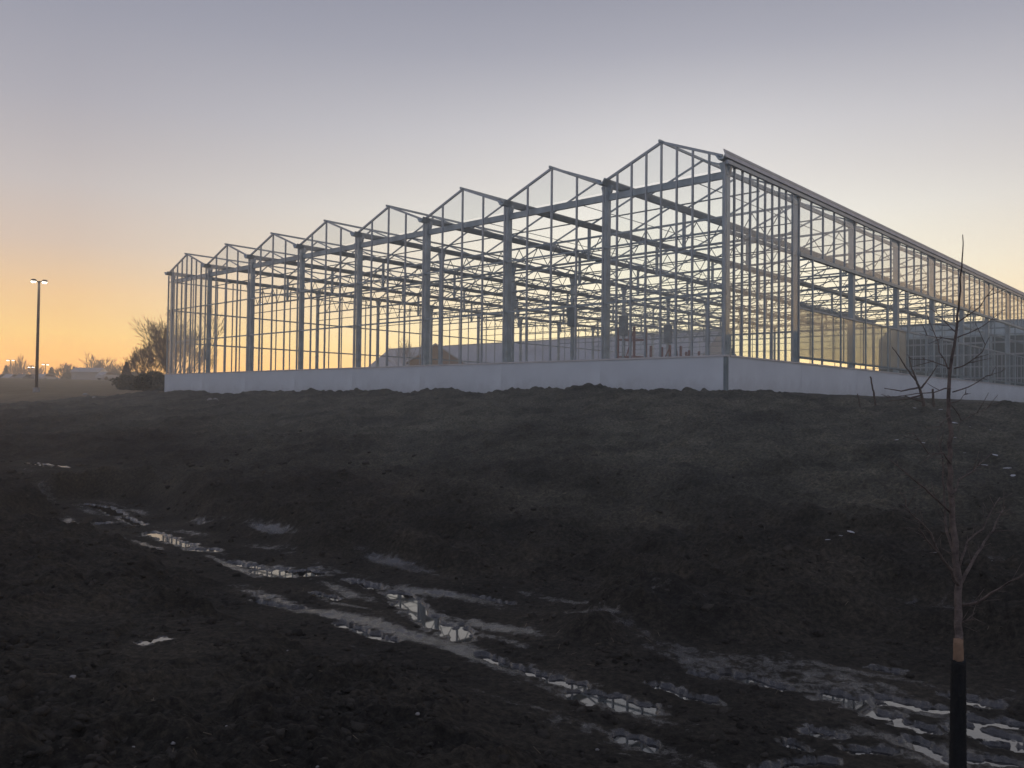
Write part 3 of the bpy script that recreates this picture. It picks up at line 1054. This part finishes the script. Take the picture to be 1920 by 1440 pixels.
# brown gabled barn
Yb = 118.0
pa, pr, pe = at(817, 646, Yb), at(872, 680, Yb), at(770, 678, Yb)
bn = empty('barn', ((pa.x), Yb, PAD), 0)
tag(bn, 'small brown boarded barn with gable end facing out, before the long shed', 'barn')
hw_ = (pr.x - pe.x) / 2
ze, zr = pr.z - PAD, pa.z - PAD
b = MB(); b.prism([(-hw_, 0 - .2), (hw_, -.2), (hw_, ze), (0, zr), (-hw_, ze)], 0, 9); b.build('wall', BARNWALL, bn)
for s in (-1, 1):
    b = MB(); b.prism([(s * (hw_ + .35), ze - .2), (0, zr + .02), (0, zr + .2), (s * (hw_ + .35), ze)], -0.4, 9.4); b.build('roof', SHEDROOF, bn)
b = MB(); b.box(0.2, 1.7, -0.06, 0.05, ze - 1.2, ze - .5); b.build('window', WINDOWLIT if False else CARGLASS, bn)
b = MB(); b.box(-2.2, -0.4, -0.05, 0.05, -0.1, 2.4); b.build('door', SHEDWALL, bn)

# dark glasshouse behind at the right
t0 = LEN + 3.5
ul, ur = uw(1648, t0), -75.0
dg = empty('glasshouse', gh_world(ul, t0), GH_RZ)
tag(dg, 'dark green glazed glasshouse range behind the far end of the frame', 'glasshouse')
Lg = ul - ur
zt = at(1648, 638, (CORNER + D1 * ul + D2 * t0)[1]).z - PAD
b = MB(); b.box(0, Lg, 0, 0.12, -0.3, zt - .1); b.build('wall', TEALWALL, dg)
b = MB(); b.box(0, 0.12, 0.12, 32, -0.3, zt - .1); b.build('wall', TEALWALL, dg)
for i in range(4):
    y0 = i * 8
    for s, (a, c) in enumerate(((0, 4), (8, 4))):
        b = MB(); slope(b, 0, Lg, y0 + a, zt, y0 + c, zt + 1.7, .08); b.build('roof', TEALROOF, dg)
for z in np.linspace(1.2, zt - .6, 5):
    beam('girt', (0, -0.05, z), (Lg, -0.05, z), 0.08, 0.14, SHEDROOF, dg)
for x in np.arange(1.0, Lg, 4.0):
    beam('post', (x, -0.07, 0), (x, -0.07, zt - .2), 0.12, 0.14, STEEL_D, dg)

# ------------------------------------------------------------------ trees
def bare_tree(name, base_pt, height, spread, seed, label, stems=5, levels=5, m=FARBARK, group=None, twig=0.015, r0=0.16):
    rnd = random.Random(seed)
    e = empty(name, base_pt)
    tag(e, label, 'tree', group)
    tk, cr = MB(), MB()
    def grow(p, d, L, r, lev, mb):
        n = 3
        pts, rads = [p.copy()], [r]
        q = p.copy()
        dd = d.copy()
        for i in range(n):
            dd = (dd + Vector((rnd.gauss(0, .10), rnd.gauss(0, .10), rnd.gauss(0.035, .06)))).normalized()
            q = q + dd * (L / n)
            pts.append(q.copy())
            rads.append(max(twig * .6, r * (1 - 0.42 * (i + 1) / n)))
        mb.tube(pts, rads, 5 if lev < 2 else 3, cap=lev < 2)
        if lev >= levels:
            return
        k = 3 if lev < 3 else rnd.choice((2, 3, 3))
        for c in range(k):
            f = rnd.uniform(0.35, 1.0) if c else 1.0
            i = min(n, max(1, int(round(f * n))))
            ang = rnd.uniform(0.28, 0.62) if c else rnd.uniform(0.05, 0.25)
            ax = Vector((rnd.gauss(0, 1), rnd.gauss(0, 1), rnd.gauss(0, 1))).cross(dd)
            if ax.length < 1e-3:
                continue
            nd = (Matrix.Rotation(ang, 3, ax.normalized()) @ dd)
            nd.z += 0.08
            grow(pts[i], nd.normalized(), L * rnd.uniform(0.6, 0.82), max(twig, rads[i] * rnd.uniform(.5, .72)), lev + 1, cr)
    for s in range(stems):
        a = 2 * math.pi * s / stems + rnd.uniform(-.4, .4)
        lean = rnd.uniform(0.15, 1.0) * spread
        d = Vector((math.cos(a) * lean, math.sin(a) * lean, 1)).normalized()
        grow(Vector((rnd.gauss(0, .1), rnd.gauss(0, .1), -0.2)), d, height * rnd.uniform(.30, .38), r0 * rnd.uniform(.6, 1), 0, tk)
    tk.build('trunk', m, e)
    cr.build('crown', m, e)
    return e
def ground_at(px, Y):
    d = ray(px, 740)
    x = d.x / d.y * Y
    return Vector((x, Y, gz(x, Y)))
bare_tree('bare_tree', ground_at(330, 84), 7.4, 0.85, 5, 'large many stemmed leafless tree rising behind the far gable of the frame', 9, 6, r0=0.2)
bare_tree('bare_tree', ground_at(270, 88), 5.0, 0.7, 8, 'leafless bushy tree leaning out beside the dark hedge', 6, 6, r0=0.12)
bare_tree('bare_tree', gh_world(uw(782, LEN + 7), LEN + 7, -.2), 9.6, 0.35, 12, 'leafless tree seen through the frame in front of the brown barn', 4, 5, r0=0.16)
for i, (px, Y, h, lb) in enumerate([(36, 215, 8.0, 'rounded leafless tree behind the row of parked cars'),
                                    (122, 205, 6.5, 'leafless tree beside the low white building, on the lamp side'),
                                    (182, 215, 8.6, 'tallest leafless tree behind the low white building'),
                                    (212, 210, 6.2, 'short leafless tree behind the parked white car'),
                                    (62, 225, 6.4, 'leafless tree behind the tall lit lamp pole')]):
    bare_tree('bare_tree', ground_at(px, Y), h, 0.7, 30 + i, lb, 8, 4, twig=0.055, r0=0.25, group='far leafless trees')

def leafy(name, p, rx, ry, h, n, seed, label, cat, z0=0.0, leaf=0.16, cone=False, stem=True, group=None):
    rnd = np.random.default_rng(seed)
    e = empty(name, p)
    tag(e, label, cat, group)
    th = rnd.uniform(0, 2 * np.pi, n)
    zz = rnd.uniform(0, 1, n)
    rr = np.sqrt(rnd.uniform(0.05, 1, n))
    prof = (1 - zz) * 0.95 + 0.06 if cone else np.sqrt(np.clip(1 - (2 * zz - 0.85) ** 2 / 1.4, 0.03, 1))
    lump = 1 + 0.28 * np.sin(3 * th + seed) * np.cos(5 * zz + seed) + 0.15 * np.sin(7 * th + 9 * zz)
    c = np.stack([np.cos(th) * rr * prof * lump * rx, np.sin(th) * rr * prof * lump * ry, z0 + zz * (h - z0)], 1)
    a = rnd.normal(size=(n, 3)); a /= np.linalg.norm(a, axis=1)[:, None]
    b = np.cross(a, rnd.normal(size=(n, 3))); b /= np.linalg.norm(b, axis=1)[:, None]
    s = leaf * rnd.uniform(.6, 1.4, n)[:, None]
    v = np.stack([c - a * s, c + b * s * .5, c + a * s, c - b * s * .5], 1).reshape(-1, 3)
    me = bpy.data.meshes.new('crown')
    me.from_pydata(v.tolist(), [], np.arange(4 * n).reshape(-1, 4).tolist())
    me.materials.append(NEEDLE)
    obj('crown', me, e)
    if stem:
        t = MB()
        t.tube([(0, 0, -.2), (0.03, 0, h * .4), (0, 0.02, h * .8)], [0.07 * h / 2, 0.05 * h / 2, 0.02], 6)
        t.build('trunk', BARK, e)
    return e
for i, (px, Y, rx, h, lb) in enumerate([(240, 80, 1.3, 2.5, 'dark clipped evergreen bush at the outer end of the hedge'),
                                        (262, 79, 1.4, 2.3, 'dark evergreen bush second along the hedge, behind the small shrub'),
                                        (288, 78, 1.5, 3.3, 'tallest dark evergreen bush of the hedge'),
                                        (308, 79, 1.3, 2.7, 'dark evergreen bush where the hedge meets the base wall')]):
    leafy('evergreen_bush', ground_at(px, Y), rx, 1.2, h * 0.54, 1300, 50 + i, lb, 'bush', 0.0, 0.15, group='evergreen hedge bushes')
leafy('round_shrub', ground_at(268, 57.5), 0.62, 0.6, 1.45, 900, 61, 'small dark round shrub on a thin stem at the mud edge', 'shrub', 0.55, 0.10)
leafy('conifer', ground_at(236, 92), 0.9, 0.9, 2.7, 1000, 62, 'dark conifer standing behind the hedge end by the leafless bush', 'tree', 0.0, 0.17, True)
for i, (px, Y, rx, h, lb) in enumerate([(10, 205, 1.5, 5.0, 'pointed conifer beside the far lamp at the car park'),
                                        (95, 200, 1.9, 4.4, 'broad dark conifer beyond the far pair of lamps'),
                                        (125, 195, 2.2, 3.6, 'low dark conifer in front of the leafless tree'),
                                        (137, 200, 1.3, 4.6, 'slim conifer touching the low white building'),
                                        (170, 192, 2.2, 4.0, 'broad dark conifer against the middle of the white building')]):
    leafy('conifer', ground_at(px, Y), rx, rx, h, 900, 70 + i, lb, 'tree', 0.0, 0.3, True, group='far conifers')
for i, (px, Y) in enumerate([(196, 200), (222, 196), (248, 190)]):
    leafy('evergreen_bush', ground_at(px, Y), 3.6, 2, 2.7 + .3 * i, 900, 80 + i,
          ['wide dark evergreen bush behind the parked white car', 'wide dark evergreen bush between white car and hedge', 'wide far evergreen bush above the hedge end'][i],
          'bush', 0, 0.3, stem=False, group='far evergreen bushes')

# ------------------------------------------------------------------ light poles
def light_pole(p, h, rz, label, big=True, group=None, head=0.40):
    e = empty('light_pole', p, rz)
    tag(e, label, 'lamp', group)
    r = 0.11 if big else 0.09
    b = MB(); b.tube([(0, 0, -0.3), (0, 0, h * .5), (0, 0, h)], [r * 1.15, r, r * .85], 10); b.build('pole', POLEM, e, True)
    b = MB(); b.tube([(0, 0, -0.4), (0, 0, 0.35)], [0.26, 0.26], 12); b.build('footing', STONE, e)
    b = MB(); b.bar((-head * .75, 0, h - 0.04), (head * .75, 0, h - .04), 0.06, 0.08); b.build('arm', POLEM, e)
    for s in (-1, 1):
        x = s * head * 0.95
        b = MB()
        w, d = head * .52, head * .34
        prof = [(x - w, h - .05), (x + w, h - .05), (x + w * .9, h + .06), (x + w * .5, h + .13), (x - w * .5, h + .13), (x - w * .9, h + .06)]
        b.prism(prof, -d, d)
        hd = b.build('lamp_head', POLEM, e)
        b = MB()
        b.prism([(x - w * .85, h - .055), (x + w * .85, h - .055), (x + w * .6, h - .15), (x - w * .6, h - .15)], -d * .85, d * .85)
        b.build('lamp_lens', WINDOWLIT, hd)
    return e
p = ground_at(68, 66)
light_pole(p, at(72, 527, 66).z - p.z, math.radians(35), 'tall double headed lamp pole lit up in the dry grass field')
p = gh_world(uw(490, 46), 46, 0); p = Vector((p.x, p.y, gz(p.x, p.y)))
light_pole(p, at(490, 569, p.y).z - p.z, math.radians(25), 'lit double headed lamp pole seen through the far bays of the frame')
for i, (px, py, Y, rz) in enumerate([(18, 675, 195, 5), (57, 688, 215, 70), (84, 683, 205, 60)]):
    p = ground_at(px, Y)
    light_pole(p, at(px, py, Y).z - p.z, math.radians(rz),
               ['far lamp pole with wide twin heads over the parked cars', 'shortest far lamp pole with glowing head by the tall pole', 'far lamp pole with glowing head between tall pole and low white building'][i], False, 'far car park lamps', 0.6)

# ------------------------------------------------------------------ cars, low building
def make_car(p, rz, paint, label):
    e = empty('parked_car', p, rz)
    tag(e, label, 'car', 'parked cars')
    if 'car' not in CACHE:
        body = [(-2.2, .35), (2.2, .35), (2.25, .7), (2.0, .82), (1.0, .95), (.35, 1.42), (-1.1, 1.46), (-1.75, 1.0), (-2.2, .92)]
        b = MB(); b.prism(body, -.85, .85); CACHE['car'] = b.v, b.f
        g = MB(); g.prism([(.86, .98), (.32, 1.36), (-1.05, 1.4), (-1.6, 1.0)], -.865, .865); CACHE['carg'] = g.mesh('window', CARGLASS)
        t = MB(); t.tube([(0, -.1, 0), (0, .1, 0)], [.33, .33], 12); CACHE['carw'] = t.mesh('wheel', TYRE)
    b = MB(); b.v, b.f = CACHE['car']
    b.build('body', paint, e)
    obj('window', CACHE['carg'], e)
    for x in (-1.35, 1.4):
        for y in (-.8, .8):
            w = obj('wheel', CACHE['carw'], e)
            w.location = (x, y, .33)
    return e
for i, (px, Y, c, rz, lb) in enumerate([(4, 158, DARKP, 80, 'dark parked car at the end of the row under the conifer'),
                                        (14, 159, SILVERP, 84, 'silver parked car beside the dark end car'),
                                        (25, 158, WHITEP, 82, 'white parked car under the wide far lamp'),
                                        (37, 159, DARKP, 80, 'dark parked car before the rounded leafless tree'),
                                        (49, 158, SILVERP, 83, 'silver parked car just short of the tall lamp pole'),
                                        (60, 160, DARKP, 80, 'dark parked car half behind the tall lamp pole'),
                                        (76, 159, DARKP, 78, 'dark parked car past the tall lamp pole'),
                                        (88, 158, WHITEP, 75, 'white parked car at the row end below the conifer'),
                                        (203, 150, WHITEP, 70, 'white parked car alone before the dark bushes')]):
    make_car(ground_at(px, Y), math.radians(rz), c, lb)
p = ground_at(153, 182)
lb_ = empty('low_building', p, math.radians(8))
tag(lb_, 'low white flat walled building among the far conifers', 'building')
b = MB(); b.box(-2.2, 3.2, 0, 6, -.5, 3.0); b.build('wall', SHEDWALL, lb_)
b = MB(); b.prism([(-.4, 2.95), (6.4, 2.95), (3, 4.0)], -2.5, 3.5, 'yz'); b.build('roof', SHEDROOF, lb_)
b = MB(); b.box(-.5, .6, -.05, .05, 0.2, 2.2); b.build('door', SHEDWALL, lb_)

# ------------------------------------------------------------------ the sapling beside the camera
def limb(mb, pxs, r0, r1, Y, dy=0.0, n=7, jit=0.004, rnd=random.Random(3)):
    """tube through photo points at depth Y, drifting by dy along its length"""
    k = len(pxs)
    pts = []
    for i, (px, py) in enumerate(pxs):
        pts.append(at(px, py, Y + dy * i / (k - 1)))
    # resample with a little kink
    out = []
    for i in range(k - 1):
        L = (pts[i + 1] - pts[i]).length
        m_ = max(2, int(L / 0.05))
        for s in range(m_):
            q = pts[i].lerp(pts[i + 1], s / m_)
            out.append(q + Vector((rnd.gauss(0, jit), rnd.gauss(0, jit), rnd.gauss(0, jit * .5))))
    out.append(pts[-1])
    N = len(out)
    rad = [r0 + (r1 - r0) * i / (N - 1) for i in range(N)]
    mb.tube(out, rad, n)
TY = 4.75
bp_ = at(1797, 1432, TY)
sp = empty('sapling', (bp_.x, TY, gz(bp_.x, TY)))
tag(sp, 'leafless young tree with black trunk guard at the edge of the muddy swale', 'tree')
def under(mb, name, m, parent):
    o = mb.build(name, m, parent, True)
    o.matrix_basis = Matrix.Translation(-Vector(parent.location))
    return o
b = MB()
limb(b, [(1797, 1236), (1796, 1190), (1796, 1133), (1799, 1090), (1792, 1050), (1786, 980), (1783, 887), (1780, 795), (1778, 745), (1781, 700),
         (1788, 650), (1794, 605), (1797, 582)], 0.0225, 0.006, TY, 0.12, 9, 0.0035)
under(b, 'trunk', BARKR, sp)
b = MB()
limb(b, [(1797, 582), (1801, 545), (1803, 500), (1806, 470), (1805, 440)], 0.006, 0.0025, TY + .12, 0.02, 6)
under(b, 'leader', BARKR, sp)
b = MB(); limb(b, [(1797, 1246), (1797, 1222), (1797, 1197)], 0.0285, 0.025, TY, 0, 12, 0.0008)
rj = random.Random(9)
nv_ = len(b.v)
b.v = [(x, y, z + (rj.uniform(-.016, .012) if k_ >= nv_ - 12 else 0)) for k_, (x, y, z) in enumerate(b.v)]
under(b, 'peeled_bark_band', BAREWOOD, sp)
b = MB()
gp0, gp1 = at(1796, 1440, TY), at(1797, 1236, TY)
pts, rads = [], []
for i in range(49):
    q = gp0.lerp(gp1, i / 48.0)
    pts.append(q); rads.append(0.0445 - 0.006 * i / 48 + (0.0018 if i % 2 else -0.0008))
pts = [pts[0] - Vector((0, 0, .12))] + pts; rads = [0.046] + rads
b.tube(pts, rads, 14)
b.v = [(x, y, z + (rj.uniform(-.012, .006) if k_ >= len(b.v) - 14 else 0)) for k_, (x, y, z) in enumerate(b.v)]
under(b, 'trunk_guard', GUARD, sp)
BR = [
    ([(1800, 1100), (1783, 1069), (1762, 1038), (1738, 1012), (1722, 990)], .012, .004, -.25),
    ([(1762, 1040), (1745, 1000), (1724, 977), (1707, 960), (1698, 935), (1688, 925)], .007, .003, -.1),
    ([(1803, 1092), (1825, 1050), (1847, 1017), (1868, 982), (1884, 950)], .013, .004, .25),
    ([(1803, 1135), (1830, 1130), (1860, 1112), (1895, 1092), (1925, 1070)], .011, .005, -.3),
    ([(1792, 1052), (1777, 1000), (1771, 972), (1768, 862), (1760, 820)], .010, .004, .2),
    ([(1800, 1060), (1813, 1015), (1842, 991), (1861, 956), (1875, 932)], .008, .003, .2),
    ([(1783, 960), (1747, 927), (1710, 897), (1667, 861)], .008, .003, -.2),
    ([(1783, 930), (1800, 900), (1826, 880), (1860, 850)], .007, .003, .25),
    ([(1782, 728), (1773, 728), (1750, 736), (1719, 738), (1690, 742), (1662, 745)], .008, .0025, -.3),
    ([(1777, 692), (1763, 661), (1750, 620), (1737, 584)], .007, .003, .2),
    ([(1781, 690), (1750, 677), (1728, 674), (1704, 673)], .006, .0025, -.25),
    ([(1789, 691), (1814, 683), (1840, 659), (1855, 632)], .007, .003, -.2),
    ([(1796, 633), (1827, 620), (1853, 605), (1884, 580)], .007, .003, .2),
    ([(1799, 605), (1832, 576), (1866, 537)], .007, .0035, -.1),
    ([(1791, 623), (1775, 606), (1758, 589), (1740, 572)], .006, .003, .2),
    ([(1792, 636), (1755, 633), (1724, 625)], .005, .002, -.2),
    ([(1786, 736), (1827, 720), (1850, 704), (1878, 697)], .007, .0025, .25),
    ([(1782, 755), (1802, 750), (1812, 735)], .006, .002, .1),
    ([(1779, 752), (1802, 790), (1840, 770), (1882, 752)], .005, .002, .3),
    ([(1779, 780), (1760, 800), (1740, 805), (1715, 795)], .005, .002, -.3),
    ([(1784, 870), (1766, 850), (1740, 850), (1712, 810)], .006, .002, -.2),
    ([(1797, 1170), (1812, 1165), (1825, 1158)], .006, .003, -.1),
]
rb = random.Random(5)
for pts, r0, r1, dy in BR:
    b = MB()
    lowb = pts[0][1] > 800
    limb(b, pts, r0 * (.85 if lowb else .55), r1 * (.8 if lowb else .45), TY + .03, dy, 6, 0.004, rb)
    # side spurs
    for _ in range(len(pts) * (3 if lowb else 1)):
        i = rb.randrange(len(pts) - 1)
        f = rb.random()
        x = pts[i][0] + (pts[i + 1][0] - pts[i][0]) * f
        y = pts[i][1] + (pts[i + 1][1] - pts[i][1]) * f
        ln = rb.choice((rb.uniform(4, 12), rb.uniform(10, 45)))
        bd = math.atan2(pts[i + 1][1] - pts[i][1], pts[i + 1][0] - pts[i][0])
        an = bd + rb.choice((-1, 1)) * rb.uniform(.4, 1.0)
        yy = TY + .03 + dy * (i + f) / (len(pts) - 1)
        limb(b, [(x, y), (x + math.cos(an) * ln, y + math.sin(an) * ln)], 0.0022, 0.0011, yy, rb.uniform(-.04, .04), 4, 0.001, rb)
    under(b, 'branch', BARKR, sp)

# second, small sapling and bare shoots on the bank top
def bank_plant(name, px, py, limbs, r, label, cat='sapling', group=None):
    g = ground_pt(px, py)
    Y = g[1]
    e = empty(name, (g[0], Y, gz(g[0], Y) - 0.03))
    tag(e, label, cat, group)
    for i, pts in enumerate(limbs):
        b = MB()
        limb(b, pts, r * (1 if i == 0 else .55), r * (.6 if i == 0 else .2), Y, (0.1 if i % 2 else -.1) if i else 0, 5, 0.004, rb)
        under(b, 'stem' if i == 0 else 'branch', BARK, e)
    return e
bank_plant('small_sapling', 1732, 772, [[(1733, 776), (1732, 756), (1724, 728), (1719, 715)], [(1719, 715), (1699, 689), (1686, 668), (1673, 651)],
           [(1727, 728), (1745, 705), (1758, 684)], [(1719, 715), (1709, 689), (1704, 669)], [(1730, 752), (1712, 748), (1697, 742)],
           [(1721, 727), (1690, 733), (1658, 728)], [(1727, 741), (1700, 748), (1660, 752)]], 0.045,
           'small forked leafless sapling on the bank before the side wall')
bank_plant('bare_shoot', 1643, 764, [[(1643, 768), (1638, 735), (1632, 706)]], 0.03, 'tallest single bare shoot on the bank before the base wall', 'shoot', 'bare shoots on the bank')
bank_plant('bare_shoot', 1613, 762, [[(1613, 766), (1610, 748), (1608, 738)]], 0.022, 'short thin bare shoot on the bank before the base wall', 'shoot', 'bare shoots on the bank')
bank_plant('planting_stake', 1752, 768, [[(1752, 772), (1750, 748), (1749, 729)]], 0.04, 'thick short stake on the bank beside the small forked sapling', 'stake')

# ------------------------------------------------------------------ stones, scraps on the mud
def lump_mesh(seed, m, flat=0.6):
    r = random.Random(seed)
    b = MB()
    n, k = 8, 5
    for i in range(k):
        ph = math.pi * (i + .5) / k
        for j in range(n):
            th = 2 * math.pi * j / n
            q = 1 + r.uniform(-.25, .25)
            b.v.append((math.sin(ph) * math.cos(th) * q, math.sin(ph) * math.sin(th) * q * .75, math.cos(ph) * flat * q))
    for i in range(k - 1):
        for j in range(n):
            b.f.append((i * n + j, (i + 1) * n + j, (i + 1) * n + (j + 1) % n, i * n + (j + 1) % n))
    b.f.append(tuple(range(n)))
    b.f.append(tuple((k - 1) * n + j for j in range(n - 1, -1, -1)))
    return b.mesh('stone', m, True)
LM = [lump_mesh(i, STONE) for i in range(4)]
def scrap_mesh(seed):
    r = random.Random(seed)
    b = MB()
    n = 15
    pts = []
    for j in range(n):
        q = r.uniform(.45, 1.15)
        pts.append((math.cos(2 * math.pi * j / n) * q, math.sin(2 * math.pi * j / n) * q * .6))
    b.v = [(x, y, r.uniform(-.04, .10)) for x, y in pts] + [(0, 0, .14)] + [(x, y, -.06) for x, y in pts]
    for j in range(n):
        k = (j + 1) % n
        b.f += [(j, k, n), (j, n + 1 + j, n + 1 + k, k)]
    return b.mesh('paper_scrap', SCRAP)
SM = [scrap_mesh(40 + i) for i in range(4)]
def put(name, meshes, px, py, wpx, label, cat, group, i):
    g = ground_pt(px, py)
    s = wpx / FPX * g[1] / 2
    o = obj(name, meshes[i % 4])
    o.location = (g[0], g[1], gz(g[0], g[1]) + s * (0.25 if meshes is LM else .12))
    o.scale = (s, s, s)
    o.rotation_euler = (rb.uniform(-.2, .2), rb.uniform(-.2, .2), rb.uniform(0, 6.28))
    tag(o, label, cat, group)
for i, (x, y, w) in enumerate([(136, 1267, 14), (173, 1272, 9), (52, 1314, 7), (540, 1190, 6), (250, 1393, 8), (325, 1392, 10), (595, 1432, 8),
                               (425, 1355, 7), (783, 1340, 9), (1435, 1414, 13), (1120, 1333, 9), (1310, 1410, 14), (1082, 1376, 7), (200, 1240, 6)]):
    put('pebble', LM, x, y, w, 'small pale pebble lying on the dark foreground mud', 'pebble', 'pale pebbles in the foreground mud', i)
for i, (x, y, w) in enumerate([(1712, 774, 16), (1780, 775, 9), (1764, 783, 9), (1789, 792, 16), (1818, 797, 7), (1855, 818, 11), (1790, 834, 12),
                               (1731, 849, 9), (1846, 879, 16), (1866, 860, 16), (1888, 882, 16), (1902, 895, 22), (1572, 1018, 18), (1596, 1033, 20),
                               (1551, 1041, 13), (1682, 823, 14), (1808, 857, 6), (1755, 1040, 18), (1857, 1048, 14)]):
    put('paper_scrap', SM, x, y, w, 'dirty white scrap of sheeting lying on the dark bank', 'scrap', 'white scraps on the bank', i)
for i, (x, y, w) in enumerate([(394, 751, 12), (404, 748, 14), (411, 753, 9), (176, 748, 8), (160, 741, 10)]):
    put('rubble_stone', LM, x, y, w, 'pale rubble stone on the crest of the dark bank', 'stone', 'rubble on the crest', i)

# ------------------------------------------------------------------ loose clods and straw, too many to count
def unit_lumps(k, seed):
    r = np.random.default_rng(seed)
    t = (1 + 5 ** .5) / 2
    v = np.array([(-1, t, 0), (1, t, 0), (-1, -t, 0), (1, -t, 0), (0, -1, t), (0, 1, t), (0, -1, -t), (0, 1, -t), (t, 0, -1), (t, 0, 1), (-t, 0, -1), (-t, 0, 1)]) / 1.9
    f = np.array([(0, 11, 5), (0, 5, 1), (0, 1, 7), (0, 7, 10), (0, 10, 11), (1, 5, 9), (5, 11, 4), (11, 10, 2), (10, 7, 6), (7, 1, 8),
                  (3, 9, 4), (3, 4, 2), (3, 2, 6), (3, 6, 8), (3, 8, 9), (4, 9, 5), (2, 4, 11), (6, 2, 10), (8, 6, 7), (9, 8, 1)])
    return [v * r.uniform(.45, 1.35, (12, 1)) * r.uniform(.55, 1.3, 3) for _ in range(k)], f
def scatter(n, seed):
    r = np.random.default_rng(seed)
    D = 2.9 + (26 - 2.9) * r.random(n) ** 1.5
    th = np.radians(r.uniform(-36, 36, n))
    return D * np.sin(th), D * np.cos(th), D, r
X, Y, D, r = scatter(26000, 91)
z, wet, grass = terrain(X, Y)
clump = gnoise(X / 0.9, Y / 0.9, 51) + 0.5 * gnoise(X / 0.35, Y / 0.35, 52)
v_, a_ = va(X, Y)
keep = (v_ + r.uniform(-4, 4, len(X)) < 10.5) & (wet < 0.3) & (clump + r.uniform(-.35, .35, len(X)) > 0.02)
for g, hw, lvl in PUD:
    keep &= ~((dist_poly(X, Y, g) < hw * 1.6))
X, Y, z, D = X[keep], Y[keep], z[keep], D[keep]
size = (0.007 + 0.030 * r.random(len(X)) ** 4) * (1 + D / 14)
lumps, lf = unit_lumps(24, 92)
vv = np.empty((len(X), 12, 3))
rot = r.uniform(0, 2 * np.pi, len(X))
for i in range(len(X)):
    l_ = lumps[i % 24]
    c_, s_ = math.cos(rot[i]), math.sin(rot[i])
    vv[i, :, 0] = (l_[:, 0] * c_ - l_[:, 1] * s_) * size[i] + X[i]
    vv[i, :, 1] = (l_[:, 0] * s_ + l_[:, 1] * c_) * size[i] + Y[i]
    vv[i, :, 2] = l_[:, 2] * size[i] * .7 + z[i] + size[i] * .05
ff = (lf[None] + (np.arange(len(X)) * 12)[:, None, None]).reshape(-1, 3)
me = bpy.data.meshes.new('soil_clods')
me.from_pydata(vv.reshape(-1, 3).tolist(), [], ff.tolist())
me.polygons.foreach_set('use_smooth', [True] * len(me.polygons))
me.materials.append(mat('crumbly_soil', (0.05, 0.044, 0.036), 0.95, 0, 0.6, 5, 0.8, 60, 0.15))
tag(obj('soil_clods', me), 'dark loose soil clods strewn over the muddy ground', 'soil', kind='stuff')
X, Y, D, r = scatter(520, 95)
z, wet, grass = terrain(X, Y)
st = MB()
for i in range(len(X)):
    if gnoise(np.array([X[i] / 1.6]), np.array([Y[i] / 1.6]), 61)[0] < 0.0:
        continue
    a_ = r.uniform(0, 6.28)
    L_ = r.uniform(.012, .045)
    dz = r.uniform(-.01, .02)
    st.bar((X[i] - math.cos(a_) * L_, Y[i] - math.sin(a_) * L_, z[i] + .012 - dz), (X[i] + math.cos(a_) * L_, Y[i] + math.sin(a_) * L_, z[i] + .014 + dz), .003, .003)
tag(st.build('straw_litter', mat('dead_straw', (0.17, 0.135, 0.09), 0.8, 0, 0.4, 9)), 'scattered bits of dead straw lying on the mud', 'straw', kind='stuff')

# ------------------------------------------------------------------ evening haze
hz = MB()
hz.box(-252, 252, -252, 252, -3.0, 13.6)
hm = bpy.data.materials.new('evening_haze')
hm.use_nodes = True
hn, hlk = hm.node_tree.nodes, hm.node_tree.links
hn.clear()
ho = hn.new('ShaderNodeOutputMaterial')
pv = hn.new('ShaderNodeVolumePrincipled')
pv.inputs['Color'].default_value = (0.92, 0.92, 0.93, 1)
pv.inputs['Density'].default_value = 0.0033
pv.inputs['Anisotropy'].default_value = 0.75
hlk.new(pv.outputs[0], ho.inputs['Volume'])
hzo = hz.build('haze', hm)
tag(hzo, kind='stuff')
